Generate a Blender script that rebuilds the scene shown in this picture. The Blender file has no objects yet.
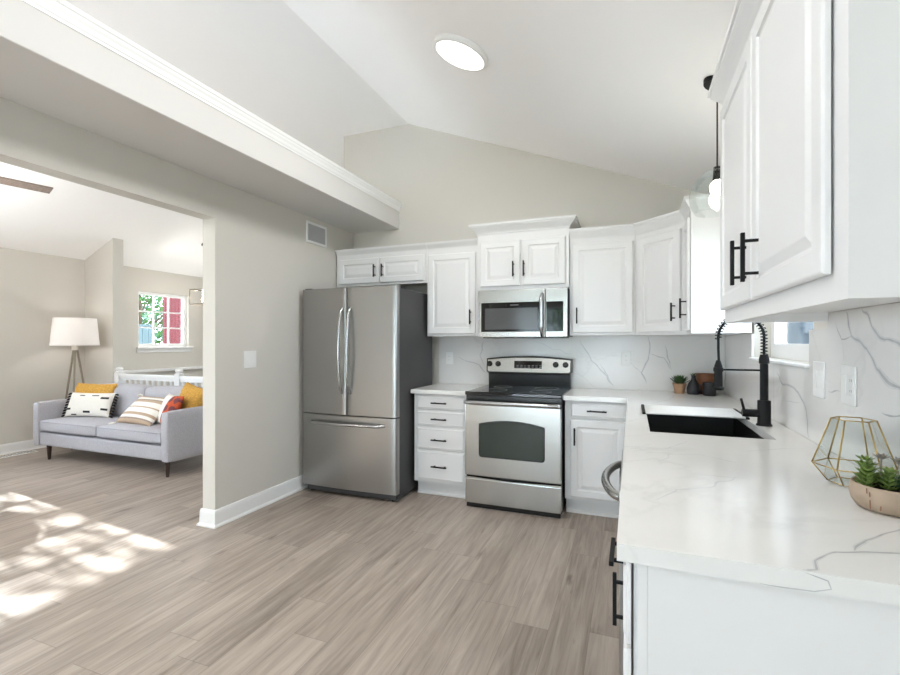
import bpy, bmesh, math, random
from mathutils import Vector, Matrix, noise
random.seed(7)
PI = math.pi
C = bpy.context.scene.collection
SC = bpy.context.scene
# ---------------------------------------------------------------- camera, world, sun, exposure
CAM_H = 1.3215
cd = bpy.data.cameras.new('camera'); cam = bpy.data.objects.new('camera', cd); C.objects.link(cam)
cd.sensor_width = 36; cd.lens = 464.54 / 900 * 36; cd.shift_y = 4.2 / 900; cd.clip_start = 0.02
cam.location = (0, 0, CAM_H); cam.rotation_euler = (PI / 2, 0, 0.3727)
SC.camera = cam
wd = bpy.data.worlds.new('sky'); SC.world = wd; wd.use_nodes = True
bg = wd.node_tree.nodes['Background']
bg.inputs['Color'].default_value = (0.79, 0.875, 1.0, 1); bg.inputs['Strength'].default_value = 7.6
sun = bpy.data.lights.new('sun', 'SUN'); sun.energy = 22; sun.angle = math.radians(0.7); sun.color = (1, 0.985, 0.97)
so = bpy.data.objects.new('sun', sun); C.objects.link(so)
so.rotation_euler = Vector((0.885, -0.098, -0.418)).to_track_quat('-Z', 'Y').to_euler()
so.location = (-12, 3, 8)
SC.view_settings.view_transform = 'Standard'; SC.view_settings.look = 'None'
SC.view_settings.exposure = 0.76; SC.view_settings.gamma = 1.0; SC.view_settings.use_curve_mapping = False
SC.cycles.use_denoising = True
SC.cycles.max_bounces = 14; SC.cycles.diffuse_bounces = 8; SC.cycles.glossy_bounces = 6
SC.cycles.transmission_bounces = 10; SC.cycles.transparent_max_bounces = 16
SC.cycles.sample_clamp_indirect = 6.0; SC.cycles.caustics_reflective = False; SC.cycles.caustics_refractive = False
def portal(name, loc, direction, sx, sy):
    l = bpy.data.lights.new(name, 'AREA'); l.shape = 'RECTANGLE'; l.size = sx; l.size_y = sy; l.cycles.is_portal = True
    o = bpy.data.objects.new(name, l); C.objects.link(o); o.location = loc
    o.rotation_euler = Vector(direction).to_track_quat('-Z', 'Y').to_euler()
portal('slider_portal', (-1.22, -3.15, 1.09), (0, 1, 0), 2.65, 2.15)
portal('sunny_window_portal', (-6.9, 1.3, 1.43), (1, 0, 0), 2.5, 1.25)
portal('living_window_portal', (-6.9, -1.52, 1.43), (1, 0, 0), 2.5, 1.25)
portal('added_stair_window_portal', (-4.4, 8.25, 1.45), (0, -1, 0), 1.6, 1.9)  # guides sky light through the added stair window
portal('entry_window_portal', (-6.93, 5.2, 1.66), (1, 0, 0), 0.84, 0.84)
portal('sink_window_portal', (0.86, 2.85, 1.65), (-1, 0, 0), 0.95, 0.8)

# ---------------------------------------------------------------- material helpers
def lin(c):
    return tuple((v / 255 / 12.92) if v / 255 <= 0.04045 else ((v / 255 + 0.055) / 1.055) ** 2.4 for v in c) + (1,)
def base(name):
    m = bpy.data.materials.new(name); m.use_nodes = True
    nt = m.node_tree; return m, nt, nt.nodes['Principled BSDF']
def nd(nt, kind, **kw):
    n = nt.nodes.new('ShaderNode' + kind)
    for k, v in kw.items():
        if hasattr(n, k): setattr(n, k, v)
        else: n.inputs[k.replace('_', ' ')].default_value = v
    return n
def ln(nt, a, b): nt.links.new(a, b)
def simple(name, rgb, rough=0.5, metal=0.0, nscale=0, namp=0.0, bump=0.0, bscale=60, stretch=None, **kw):
    m, nt, p = base(name)
    col = lin(rgb)
    p.inputs['Base Color'].default_value = col; p.inputs['Roughness'].default_value = rough; p.inputs['Metallic'].default_value = metal
    for k, v in kw.items(): p.inputs[k.replace('_', ' ')].default_value = v
    tc = nd(nt, 'TexCoord'); src = tc.outputs['Object']
    if stretch:
        mp = nd(nt, 'Mapping'); mp.inputs['Scale'].default_value = stretch; ln(nt, src, mp.inputs['Vector']); src = mp.outputs['Vector']
    if namp:
        n = nd(nt, 'TexNoise', Scale=nscale, Detail=4.0); ln(nt, src, n.inputs['Vector'])
        r = nd(nt, 'ValToRGB'); ln(nt, n.outputs['Fac'], r.inputs['Fac'])
        r.color_ramp.elements[0].position = 0.3; r.color_ramp.elements[1].position = 0.7
        r.color_ramp.elements[0].color = tuple(c * (1 - namp) for c in col[:3]) + (1,)
        r.color_ramp.elements[1].color = tuple(min(1, c * (1 + namp)) for c in col[:3]) + (1,)
        ln(nt, r.outputs['Color'], p.inputs['Base Color'])
    if bump:
        n = nd(nt, 'TexNoise', Scale=bscale, Detail=3.0); ln(nt, src, n.inputs['Vector'])
        b = nd(nt, 'Bump', Strength=bump, Distance=0.01); ln(nt, n.outputs['Fac'], b.inputs['Height']); ln(nt, b.outputs['Normal'], p.inputs['Normal'])
    return m
def glow(name, rgb, strength):
    m, nt, p = base(name)
    p.inputs['Base Color'].default_value = lin(rgb); p.inputs['Emission Color'].default_value = lin(rgb); p.inputs['Emission Strength'].default_value = strength
    return m
def math_(nt, op, a, b=None):
    n = nd(nt, 'Math', operation=op)
    for i, v in enumerate((a, b)):
        if v is None: continue
        if isinstance(v, (int, float)): n.inputs[i].default_value = v
        else: ln(nt, v, n.inputs[i])
    return n.outputs[0]
def glass(name, rgb=(255, 255, 255), rough=0.0, fac=0.12):
    # thin clear pane: mostly transparent with a mirror-like share
    m, nt, p = base(name); nt.nodes.remove(p)
    out = nt.nodes['Material Output']
    t = nd(nt, 'BsdfTransparent'); t.inputs['Color'].default_value = lin(rgb)
    g = nd(nt, 'BsdfGlossy'); g.inputs['Roughness'].default_value = rough
    lw = nd(nt, 'Fresnel', IOR=1.0 + fac)
    mn = math_(nt, 'MINIMUM', lw.outputs['Fac'], 0.35)
    mx = nd(nt, 'MixShader'); ln(nt, mn, mx.inputs['Fac']); ln(nt, t.outputs[0], mx.inputs[1]); ln(nt, g.outputs[0], mx.inputs[2])
    ln(nt, mx.outputs[0], out.inputs['Surface']); return m
def floor_mat():
    m, nt, p = base('vinyl_plank')
    tc = nd(nt, 'TexCoord'); sx = nd(nt, 'SeparateXYZ'); ln(nt, tc.outputs['Object'], sx.inputs[0])
    W, Ln = 0.178, 1.22
    xr = math_(nt, 'DIVIDE', sx.outputs['X'], W); row = math_(nt, 'FLOOR', xr)
    wn = nd(nt, 'TexWhiteNoise', noise_dimensions='1D'); ln(nt, row, wn.inputs['W'])
    yr = math_(nt, 'ADD', math_(nt, 'DIVIDE', sx.outputs['Y'], Ln), math_(nt, 'MULTIPLY', wn.outputs['Value'], 7.3)); col = math_(nt, 'FLOOR', yr)
    cb = nd(nt, 'CombineXYZ'); ln(nt, row, cb.inputs[0]); ln(nt, col, cb.inputs[1])
    wn2 = nd(nt, 'TexWhiteNoise', noise_dimensions='2D'); ln(nt, cb.outputs[0], wn2.inputs['Vector'])
    # grain: stretched along Y, offset per plank
    off = nd(nt, 'VectorMath', operation='SCALE'); ln(nt, wn2.outputs['Color'], off.inputs[0]); off.inputs['Scale'].default_value = 37
    ad = nd(nt, 'VectorMath', operation='ADD'); ln(nt, tc.outputs['Object'], ad.inputs[0]); ln(nt, off.outputs[0], ad.inputs[1])
    mp = nd(nt, 'Mapping'); mp.inputs['Scale'].default_value = (22, 1.3, 1); ln(nt, ad.outputs[0], mp.inputs['Vector'])
    g1 = nd(nt, 'TexNoise', Scale=1.6, Detail=7.0, Roughness=0.62, Distortion=0.6); ln(nt, mp.outputs[0], g1.inputs['Vector'])
    mp2 = nd(nt, 'Mapping'); mp2.inputs['Scale'].default_value = (5, 0.9, 1); ln(nt, ad.outputs[0], mp2.inputs['Vector'])
    g2 = nd(nt, 'TexNoise', Scale=1.0, Detail=4.0); ln(nt, mp2.outputs[0], g2.inputs['Vector'])
    mp3 = nd(nt, 'Mapping'); mp3.inputs['Scale'].default_value = (9, 2.6, 1); ln(nt, ad.outputs[0], mp3.inputs['Vector'])
    g3 = nd(nt, 'TexNoise', Scale=1.3, Detail=3.0); ln(nt, mp3.outputs[0], g3.inputs['Vector'])
    knot = nd(nt, 'MapRange'); ln(nt, g3.outputs['Fac'], knot.inputs['Value'])
    for k, v in (('From Min', 0.66), ('From Max', 0.80), ('To Min', 0.0), ('To Max', 0.22)): knot.inputs[k].default_value = v
    v = math_(nt, 'ADD', math_(nt, 'MULTIPLY', g1.outputs['Fac'], 0.62), math_(nt, 'MULTIPLY', g2.outputs['Fac'], 0.38))
    v = math_(nt, 'ADD', v, math_(nt, 'MULTIPLY', math_(nt, 'SUBTRACT', wn2.outputs['Value'], 0.5), 0.09))
    v = math_(nt, 'SUBTRACT', v, knot.outputs[0])
    r = nd(nt, 'ValToRGB'); ln(nt, v, r.inputs['Fac'])
    e = r.color_ramp.elements; e[0].position = 0.28; e[0].color = lin((114, 103, 94)); e[1].position = 0.72; e[1].color = lin((187, 174, 163))
    x = e.new(0.5); x.color = lin((159, 146, 135))
    fx = math_(nt, 'FRACT', xr); fy = math_(nt, 'FRACT', yr)
    ex = math_(nt, 'LESS_THAN', math_(nt, 'MINIMUM', fx, math_(nt, 'SUBTRACT', 1.0, fx)), 0.008)
    ey = math_(nt, 'LESS_THAN', math_(nt, 'MINIMUM', fy, math_(nt, 'SUBTRACT', 1.0, fy)), 0.0014)
    sm = math_(nt, 'MULTIPLY', math_(nt, 'MAXIMUM', ex, ey), 0.42)
    mx = nd(nt, 'MixRGB'); ln(nt, sm, mx.inputs['Fac']); ln(nt, r.outputs['Color'], mx.inputs[1]); mx.inputs[2].default_value = lin((98, 87, 79))
    ln(nt, mx.outputs[0], p.inputs['Base Color'])
    p.inputs['Roughness'].default_value = 0.42; p.inputs['Specular IOR Level'].default_value = 0.4
    b = nd(nt, 'Bump', Strength=0.12, Distance=0.004); ln(nt, g1.outputs['Fac'], b.inputs['Height']); ln(nt, b.outputs['Normal'], p.inputs['Normal'])
    return m
def quartz_mat(name, rough):
    m, nt, p = base(name)
    tc = nd(nt, 'TexCoord')
    mp = nd(nt, 'Mapping'); mp.inputs['Rotation'].default_value = (0.5, 0.4, 0.6); ln(nt, tc.outputs['Object'], mp.inputs['Vector'])
    n1 = nd(nt, 'TexNoise', Scale=1.3, Detail=6.0, Roughness=0.6, Distortion=0.5); ln(nt, mp.outputs[0], n1.inputs['Vector'])
    d = math_(nt, 'ABSOLUTE', math_(nt, 'SUBTRACT', n1.outputs['Fac'], 0.5))
    vein = nd(nt, 'MapRange'); ln(nt, d, vein.inputs['Value'])
    for k, v in (('From Min', 0.0), ('From Max', 0.02), ('To Min', 1.0), ('To Max', 0.0)): vein.inputs[k].default_value = v
    n2 = nd(nt, 'TexNoise', Scale=1.7, Detail=2.0); ln(nt, tc.outputs['Object'], n2.inputs['Vector'])
    mk = nd(nt, 'MapRange'); ln(nt, n2.outputs['Fac'], mk.inputs['Value'])
    for k, v in (('From Min', 0.48), ('From Max', 0.68), ('To Min', 0.0), ('To Max', 0.16)): mk.inputs[k].default_value = v
    n3 = nd(nt, 'TexNoise', Scale=2.5, Detail=5.0); ln(nt, tc.outputs['Object'], n3.inputs['Vector'])
    cl = nd(nt, 'MapRange'); ln(nt, n3.outputs['Fac'], cl.inputs['Value'])
    for k, v in (('From Min', 0.35), ('From Max', 0.75), ('To Min', 0.0), ('To Max', 0.10)): cl.inputs[k].default_value = v
    f = math_(nt, 'ADD', math_(nt, 'MULTIPLY', vein.outputs[0], mk.outputs[0]), cl.outputs[0])
    mx = nd(nt, 'MixRGB'); ln(nt, f, mx.inputs['Fac']); mx.inputs[1].default_value = lin((225, 223, 220)); mx.inputs[2].default_value = lin((150, 150, 150))
    ln(nt, mx.outputs[0], p.inputs['Base Color']); p.inputs['Roughness'].default_value = rough; p.inputs['Specular IOR Level'].default_value = 0.4
    return m
def steel_mat(name, rgb, rough, axis):
    m, nt, p = base(name)
    tc = nd(nt, 'TexCoord'); mp = nd(nt, 'Mapping'); mp.inputs['Scale'].default_value = axis; ln(nt, tc.outputs['Object'], mp.inputs['Vector'])
    n = nd(nt, 'TexNoise', Scale=1.0, Detail=3.0); ln(nt, mp.outputs[0], n.inputs['Vector'])
    mr = nd(nt, 'MapRange'); ln(nt, n.outputs['Fac'], mr.inputs['Value'])
    for k, v in (('To Min', rough - 0.004), ('To Max', rough + 0.004)): mr.inputs[k].default_value = v
    ln(nt, mr.outputs[0], p.inputs['Roughness'])
    p.inputs['Base Color'].default_value = lin(rgb); p.inputs['Metallic'].default_value = 1.0
    return m
def shade_mat():
    m, nt, p = base('lamp_shade_fabric'); nt.nodes.remove(p); out = nt.nodes['Material Output']
    d = nd(nt, 'BsdfDiffuse'); d.inputs['Color'].default_value = lin((244, 242, 240))
    t = nd(nt, 'BsdfTranslucent'); t.inputs['Color'].default_value = lin((246, 243, 240))
    mx = nd(nt, 'MixShader'); mx.inputs['Fac'].default_value = 0.45; ln(nt, d.outputs[0], mx.inputs[1]); ln(nt, t.outputs[0], mx.inputs[2]); ln(nt, mx.outputs[0], out.inputs['Surface'])
    return m
M = dict(
    wall=simple('greige_paint', (206, 202, 194), 0.85, bump=0.03, bscale=220),
    ceil=simple('ceiling_paint', (250, 249, 248), 0.9, bump=0.03, bscale=200),
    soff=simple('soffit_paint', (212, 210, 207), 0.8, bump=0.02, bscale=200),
    trim=simple('white_trim_paint', (232, 232, 231), 0.45, namp=0.01, nscale=6),
    cab=simple('cabinet_paint', (221, 220, 219), 0.38, namp=0.01, nscale=5),
    floor=floor_mat(), quartz=quartz_mat('polished_quartz', 0.17), splash=quartz_mat('quartz_slab', 0.16),
    vein=simple('grey_vein', (184, 183, 183), 0.15, namp=0.12, nscale=30), veinf=simple('faint_vein', (211, 210, 210), 0.15, namp=0.05, nscale=30),
    veind=simple('vein_core', (140, 139, 140), 0.15, namp=0.12, nscale=30),
    black=simple('matte_black_metal', (13, 13, 14), 0.5, 0.0, Specular_IOR_Level=0.25, namp=0.1, nscale=40),
    blackg=simple('black_glass', (10, 10, 11), 0.06, namp=0.1, nscale=10), blackp=simple('black_enamel', (16, 16, 17), 0.25, namp=0.1, nscale=10),
    steel=steel_mat('brushed_steel', (166, 165, 163), 0.30, (3, 3, 160)), steelh=steel_mat('brushed_steel_across', (188, 187, 184), 0.25, (160, 3, 3)),
    chrome=simple('satin_steel', (178, 178, 177), 0.24, 1.0, namp=0.04, nscale=40),
    fside=simple('charcoal_steel', (66, 65, 65), 0.5, 0.1, bump=0.05, bscale=300),
    dark=simple('dark_void', (18, 17, 16), 0.8, namp=0.1, nscale=10), rubber=simple('black_rubber', (25, 25, 25), 0.8, namp=0.1, nscale=20),
    oven=simple('oven_glass', (52, 60, 55), 0.07, namp=0.05, nscale=4), mwmesh=simple('microwave_mesh', (76, 76, 76), 0.12, namp=0.05, nscale=300),
    plate=simple('white_plastic', (232, 232, 230), 0.35, namp=0.01, nscale=10), slot=simple('slot_grey', (120, 120, 120), 0.6, namp=0.05, nscale=20),
    vent=simple('vent_blade', (186, 186, 188), 0.5, namp=0.03, nscale=20),
    brass=simple('brushed_brass', (192, 166, 114), 0.3, 1.0, namp=0.1, nscale=50), glass=glass('clear_glass', (246, 249, 248), 0.0, 0.28), pane=glass('window_glass', (245, 249, 250), 0.0, 0.2),
    terra=simple('pale_terracotta', (164, 144, 124), 0.75, namp=0.14, nscale=14, bump=0.1, bscale=60), rust=simple('brown_streak', (136, 92, 70), 0.75, namp=0.2, nscale=40),
    potb=simple('beige_terracotta', (164, 130, 100), 0.8, namp=0.1, nscale=40), soil=simple('dark_soil', (46, 36, 29), 0.95, namp=0.4, nscale=80, bump=0.6, bscale=90),
    leafl=simple('succulent_light', (108, 130, 62), 0.5, namp=0.2, nscale=50), leafd=simple('succulent_dark', (44, 80, 60), 0.5, namp=0.25, nscale=50), leafp=simple('succulent_greyish', (140, 132, 122), 0.6, namp=0.2, nscale=50),
    leafg=simple('house_leek_green', (64, 92, 50), 0.5, namp=0.25, nscale=50),
    wood=simple('brown_wood', (124, 76, 44), 0.5, namp=0.15, nscale=6, stretch=(1, 1, 8)), bglaze=simple('dark_glaze', (34, 34, 38), 0.35, namp=0.15, nscale=20),
    sofa=simple('grey_tweed', (176, 175, 181), 0.95, namp=0.09, nscale=90, bump=0.35, bscale=300), seam=simple('sofa_piping', (160, 158, 164), 0.95, namp=0.05, nscale=50),
    leg=simple('espresso_wood', (52, 34, 26), 0.45, namp=0.15, nscale=20),
    must=simple('mustard_pile', (206, 158, 74), 0.98, namp=0.2, nscale=60, bump=0.9, bscale=140), cream=simple('cream_cotton', (226, 222, 214), 0.95, namp=0.03, nscale=60, bump=0.25, bscale=240),
    blackc=simple('black_yarn', (36, 34, 34), 0.95, namp=0.2, nscale=90), tan=simple('tan_stripe', (178, 155, 132), 0.95, namp=0.08, nscale=90, bump=0.25, bscale=240), taupe=simple('taupe_stripe', (150, 134, 122), 0.95, namp=0.08, nscale=90, bump=0.2, bscale=240),
    red=simple('rust_red_cotton', (190, 82, 46), 0.95, namp=0.15, nscale=50), plum=simple('plum_cotton', (110, 60, 66), 0.95, namp=0.15, nscale=50),
    shade=shade_mat(), lampm=simple('champagne_metal', (150, 140, 126), 0.35, 0.8, namp=0.08, nscale=50), lampw=simple('pale_fitting', (220, 214, 205), 0.5, namp=0.03, nscale=20),
    fan=simple('weathered_fan_blade', (122, 108, 98), 0.55, namp=0.2, nscale=5, stretch=(1, 14, 14)),
    disc=glow('lit_diffuser', (255, 252, 246), 1.6), bulb=glow('lit_bulb', (255, 246, 230), 30.0), bulbe=glow('lit_entry_bulb', (255, 240, 220), 14.0),
    leaf=simple('tree_leaf', (66, 104, 48), 0.7, namp=0.3, nscale=3), leaf2=simple('tree_leaf_blue', (54, 92, 70), 0.7, namp=0.3, nscale=3), bark=simple('bark', (90, 74, 60), 0.95, namp=0.25, nscale=8, bump=0.5, bscale=12),
    bounce_patio=simple('bounce_concrete', (234, 235, 238), 0.9, namp=0.05, nscale=4),  # pale surface for the added bounce slab outdoors
    grass=simple('lawn', (138, 140, 128), 0.95, namp=0.25, nscale=2), redw=simple('red_siding', (84, 18, 22), 0.8, namp=0.12, nscale=3), bluew=simple('blue_grey_siding', (36, 43, 50), 0.8, namp=0.06, nscale=3, Specular_IOR_Level=0.0), paleb=simple('pale_blue_boards', (74, 90, 94), 0.8, namp=0.06, nscale=3),
    basin=simple('black_sink_composite', (12, 12, 13), 0.45, namp=0.1, nscale=40), table=simple('coffee_table_wood', (120, 92, 70), 0.5, namp=0.15, nscale=4, stretch=(1, 8, 1)),
)

# ---------------------------------------------------------------- mesh builder
class MB:
    def __init__(s): s.bm = bmesh.new()
    def face(s, vs, m=0, smooth=False):
        try: f = s.bm.faces.new(vs)
        except ValueError: return None
        f.material_index = m; f.smooth = smooth; return f
    def poly(s, pts, m=0): return s.face([s.bm.verts.new(p) for p in pts], m)
    def box(s, x0, x1, y0, y1, z0, z1, m=0, bev=0.0, seg=1, mat=None):
        if x1 < x0: x0, x1 = x1, x0
        if y1 < y0: y0, y1 = y1, y0
        r = bmesh.ops.create_cube(s.bm, size=1.0)
        vs = r['verts']
        T = Matrix.Translation(((x0 + x1) / 2, (y0 + y1) / 2, (z0 + z1) / 2)) @ Matrix.Diagonal((x1 - x0, y1 - y0, z1 - z0, 1))
        if mat is not None: T = mat @ T
        for v in vs: v.co = T @ v.co
        fs = {f for v in vs for f in v.link_faces}
        for f in fs: f.material_index = m
        if bev > 0:
            es = {e for f in fs for e in f.edges}
            r = bmesh.ops.bevel(s.bm, geom=list(es), offset=bev, segments=seg, profile=0.6, affect='EDGES', material=-1)
            for f in r['faces']: f.smooth = seg > 1
        return s
    def ring(s, c, ax, r, n, ry=None):
        ax = Vector(ax).normalized(); u = ax.orthogonal().normalized(); w = ax.cross(u)
        return [s.bm.verts.new(Vector(c) + u * r * math.cos(2 * PI * i / n) + w * (ry or r) * math.sin(2 * PI * i / n)) for i in range(n)]
    def bridge(s, a, b, m=0, smooth=True):
        n = len(a)
        for i in range(n): s.face((a[i], a[(i + 1) % n], b[(i + 1) % n], b[i]), m, smooth)
    def cyl(s, p0, p1, r0, r1=None, n=16, m=0, caps=True):
        r1 = r0 if r1 is None else r1; ax = Vector(p1) - Vector(p0)
        a = s.ring(p0, ax, r0, n); b = s.ring(p1, ax, r1, n); s.bridge(a, b, m)
        if caps: s.face(a[::-1], m); s.face(b, m)
        return s
    def tube(s, pts, r, n=8, m=0, caps=True, closed=False):
        P = [Vector(p) for p in pts]; k = len(P); rs = r if isinstance(r, (list, tuple)) else [r] * k
        rings = []; u = None
        for i in range(k):
            if closed: t = P[(i + 1) % k] - P[i - 1]
            else: t = P[min(i + 1, k - 1)] - P[max(i - 1, 0)]
            t = t.normalized() if t.length > 1e-9 else Vector((0, 0, 1))
            if u is None: u = t.orthogonal().normalized()
            u = (u - t * u.dot(t)); u = u.normalized() if u.length > 1e-6 else t.orthogonal().normalized()
            w = t.cross(u)
            rings.append([s.bm.verts.new(P[i] + (u * math.cos(2 * PI * j / n) + w * math.sin(2 * PI * j / n)) * rs[i]) for j in range(n)])
        for i in range(k - 1): s.bridge(rings[i], rings[i + 1], m)
        if closed: s.bridge(rings[-1], rings[0], m)
        elif caps: s.face(rings[0][::-1], m); s.face(rings[-1], m)
        return s
    def lathe(s, prof, c=(0, 0, 0), n=32, m=0, ms=None, smooth=True):
        c = Vector(c); last = None
        for i, (r, z) in enumerate(prof):
            if r < 1e-6: cur = [s.bm.verts.new(c + Vector((0, 0, z)))]
            else: cur = [s.bm.verts.new(c + Vector((r * math.cos(2 * PI * j / n), r * math.sin(2 * PI * j / n), z))) for j in range(n)]
            if last is not None:
                mm = ms[i - 1] if ms else m
                if len(last) == 1 and len(cur) > 1:
                    for j in range(n): s.face((last[0], cur[(j + 1) % n], cur[j]), mm, smooth)
                elif len(cur) == 1 and len(last) > 1:
                    for j in range(n): s.face((last[j], last[(j + 1) % n], cur[0]), mm, smooth)
                elif len(cur) > 1:
                    for j in range(n): s.face((last[j], last[(j + 1) % n], cur[(j + 1) % n], cur[j]), mm, smooth)
            last = cur
        return s
    def sphere(s, c, r, m=0, seg=16, rings=10, scale=(1, 1, 1)):
        r_ = bmesh.ops.create_uvsphere(s.bm, u_segments=seg, v_segments=rings, radius=r)
        for v in r_['verts']: v.co = Vector((v.co.x * scale[0], v.co.y * scale[1], v.co.z * scale[2])) + Vector(c)
        for f in {f for v in r_['verts'] for f in v.link_faces}: f.material_index = m; f.smooth = True
        return s
    def prism(s, pts, axis, a0, a1, m=0):
        # pts 2D polygon extruded along axis 'x','y','z'
        def P(p, a): return {'x': (a, p[0], p[1]), 'y': (p[0], a, p[1]), 'z': (p[0], p[1], a)}[axis]
        A = [s.bm.verts.new(P(p, a0)) for p in pts]; B = [s.bm.verts.new(P(p, a1)) for p in pts]; n = len(pts)
        s.face(A[::-1], m); s.face(B, m)
        for i in range(n): s.face((A[i], A[(i + 1) % n], B[(i + 1) % n], B[i]), m)
        return s
    def sweep(s, prof, path, m=0, caps=True):
        # prof: closed polygon of (out, z); path: XY points; out is to the right of travel
        k = len(path); P = [Vector((p[0], p[1], 0)) for p in path]; rows = []
        for i in range(k):
            d0 = (P[i] - P[i - 1]).normalized() if i else None
            d1 = (P[i + 1] - P[i]).normalized() if i < k - 1 else None
            n0 = Vector((d0.y, -d0.x, 0)) if d0 else None; n1 = Vector((d1.y, -d1.x, 0)) if d1 else None
            if n0 is None: nn = n1
            elif n1 is None: nn = n0
            else: nn = (n0 + n1) / (1 + n0.dot(n1))
            rows.append([s.bm.verts.new(P[i] + nn * o + Vector((0, 0, z))) for o, z in prof])
        for i in range(k - 1): s.bridge(rows[i], rows[i + 1], m, False)
        if caps: s.face(rows[0][::-1], m); s.face(rows[-1], m)
        return s
    def panel(s, x0, x1, z0, z1, rings, yb, m=0):
        # a raised-panel front facing -Y: rings of (inset, y); yb back plane
        rows = []
        for ins, y in [(0, yb)] + rings:
            rows.append([s.bm.verts.new(p) for p in ((x0 + ins, y, z0 + ins), (x1 - ins, y, z0 + ins), (x1 - ins, y, z1 - ins), (x0 + ins, y, z1 - ins))])
        s.face(rows[0][::-1], m)
        for a, b in zip(rows, rows[1:]): s.bridge(a, b, m, False)
        s.face(rows[-1], m); return s
    def ribbon(s, pts, w, frame, m=1, jit=0.012, sub=7, lift=0.0004):
        # a vein lying on a slab: pts 2D on the surface, frame maps (a, b, lift) to 3D
        P = []
        for (a, b) in zip(pts, pts[1:]):
            for k in range(sub):
                t = k / sub; P.append(Vector((a[0] + (b[0] - a[0]) * t, a[1] + (b[1] - a[1]) * t)))
        P.append(Vector(pts[-1])); n = len(P)
        for i in range(1, n - 1):
            q = P[i]; P[i] = q + Vector((noise.noise((q.x * 15, q.y * 15, 3.1)), noise.noise((q.x * 15, q.y * 15, 9.7)))) * jit
        prev = None
        for i in range(n):
            t = (P[min(i + 1, n - 1)] - P[max(i - 1, 0)]).normalized(); nn = Vector((-t.y, t.x))
            ww = w * (0.55 + 0.9 * abs(noise.noise((P[i].x * 9, P[i].y * 9, 1.3)))) * min(1, (i + 0.6) / 4, (n - i - 0.4) / 4)
            cur = (s.bm.verts.new(frame(*(P[i] + nn * ww / 2), lift)), s.bm.verts.new(frame(*(P[i] - nn * ww / 2), lift)))
            if prev: s.face((prev[0], cur[0], cur[1], prev[1]), m)
            prev = cur
        return s
    def build(s, name, mats, parent=None, world=False, angle=38, recalc=True):
        bm = s.bm
        if recalc: bmesh.ops.recalc_face_normals(bm, faces=bm.faces[:])
        for e in bm.edges:
            if len(e.link_faces) == 2 and e.calc_face_angle(0) > math.radians(angle): e.smooth = False
        if world and parent is not None:
            off = parent.location
            for v in bm.verts: v.co -= off
        me = bpy.data.meshes.new(name); bm.to_mesh(me); bm.free()
        for x in (mats if isinstance(mats, (list, tuple)) else [mats]): me.materials.append(M[x])
        o = bpy.data.objects.new(name, me); C.objects.link(o)
        if parent is not None: o.parent = parent
        return o
def tag(o, label, cat, group=None):
    o['label'] = label; o['category'] = cat
    if group: o['group'] = group
    return o
def thing(name, label, cat, loc=(0, 0, 0), rotz=0.0, group=None):
    o = bpy.data.objects.new(name, None); o.empty_display_size = 0.1; C.objects.link(o)
    o.location = loc; o.rotation_euler = (0, 0, rotz); return tag(o, label, cat, group)
def struct(o):
    o['kind'] = 'structure'; return o

# ---------------------------------------------------------------- the shell
LW, RW, BW, FW, REAR = -2.765, 0.705, 4.24, -6.85, -3.0     # left partition, right wall, back wall, far wall, rear wall
LB = -2.885                                                  # living side of the partition
RIDGE, FLATL, TOP = -2.105, -4.38, 3.53
SL = 0.382
def ceil_z(x):
    if x > RIDGE: return TOP - SL * (x - RIDGE)
    if x < FLATL: return 2.42 + (TOP - 2.42) * (x - FW) / (FLATL - FW)
    return TOP
b = MB(); b.box(FW - 0.1, RW + 0.1, REAR - 0.1, 4.10, -0.12, 0); b.box(LB, RW + 0.1, 4.10, BW + 0.1, -0.12, 0); struct(b.build('floor', 'floor'))
b = MB(); b.box(FW - 0.1, LB, 4.10, 8.2, -1.32, -1.2); b.box(FW, LB, 4.10, 4.14, -1.2, -0.12); struct(b.build('floor', 'floor'))
b = MB(); xs = [RW + 0.15, RIDGE, FLATL, FW - 0.15]; pr = [(x, ceil_z(x)) for x in xs]; pr += [(x, z + 0.12) for x, z in pr[::-1]]
b.prism(pr, 'y', REAR - 0.1, 8.2); struct(b.build('ceiling', 'ceil'))
b = MB(); b.prism([(LB, -0.0), (RW + 0.15, -0.0), (RW + 0.15, ceil_z(RW + 0.15)), (RIDGE, TOP), (LB, TOP)], 'y', BW, BW + 0.12); struct(b.build('wall_back', 'wall'))
b = MB(); b.prism([(REAR, 0), (-1.6, 0), (-1.6, 2.205), (2.475, 2.205), (2.475, 0), (BW, 0), (BW, 2.55), (REAR, 2.55)], 'x', LB, LW)
struct(b.build('wall_left', 'wall'))
def holed(b, axis, a0, a1, lo, hi, z0, z1, holes, ztop=None):
    # wall slab between a0..a1 on axis, spanning lo..hi, with rectangular holes (h0,h1,hz0,hz1)
    holes = sorted(holes); cur = lo
    def bx(p, q, zz0, zz1):
        if q - p < 1e-4 or zz1 - zz0 < 1e-4: return
        if axis == 'x': b.box(a0, a1, p, q, zz0, zz1)
        else: b.box(p, q, a0, a1, zz0, zz1)
    for h0, h1, hz0, hz1 in holes:
        bx(cur, h0, z0, z1); bx(h0, h1, z0, hz0); bx(h0, h1, hz1, z1); cur = h1
    bx(cur, hi, z0, z1)
SUNW = (0.02, 2.66, 0.80, 2.035)
LIVW = (-2.75, -0.30, 0.80, 2.035)
ENTW = (4.76, 5.60, 1.245, 2.08)
b = MB(); holed(b, 'x', FW - 0.14, FW, REAR - 0.1, 8.2, -1.3, 2.46, [LIVW, SUNW, ENTW]); struct(b.build('wall_far', 'wall'))
SLID = (-2.55, 0.10, 0.02, 2.15)
SINKW = (2.353, 3.35, 1.225, 2.05)
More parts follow.
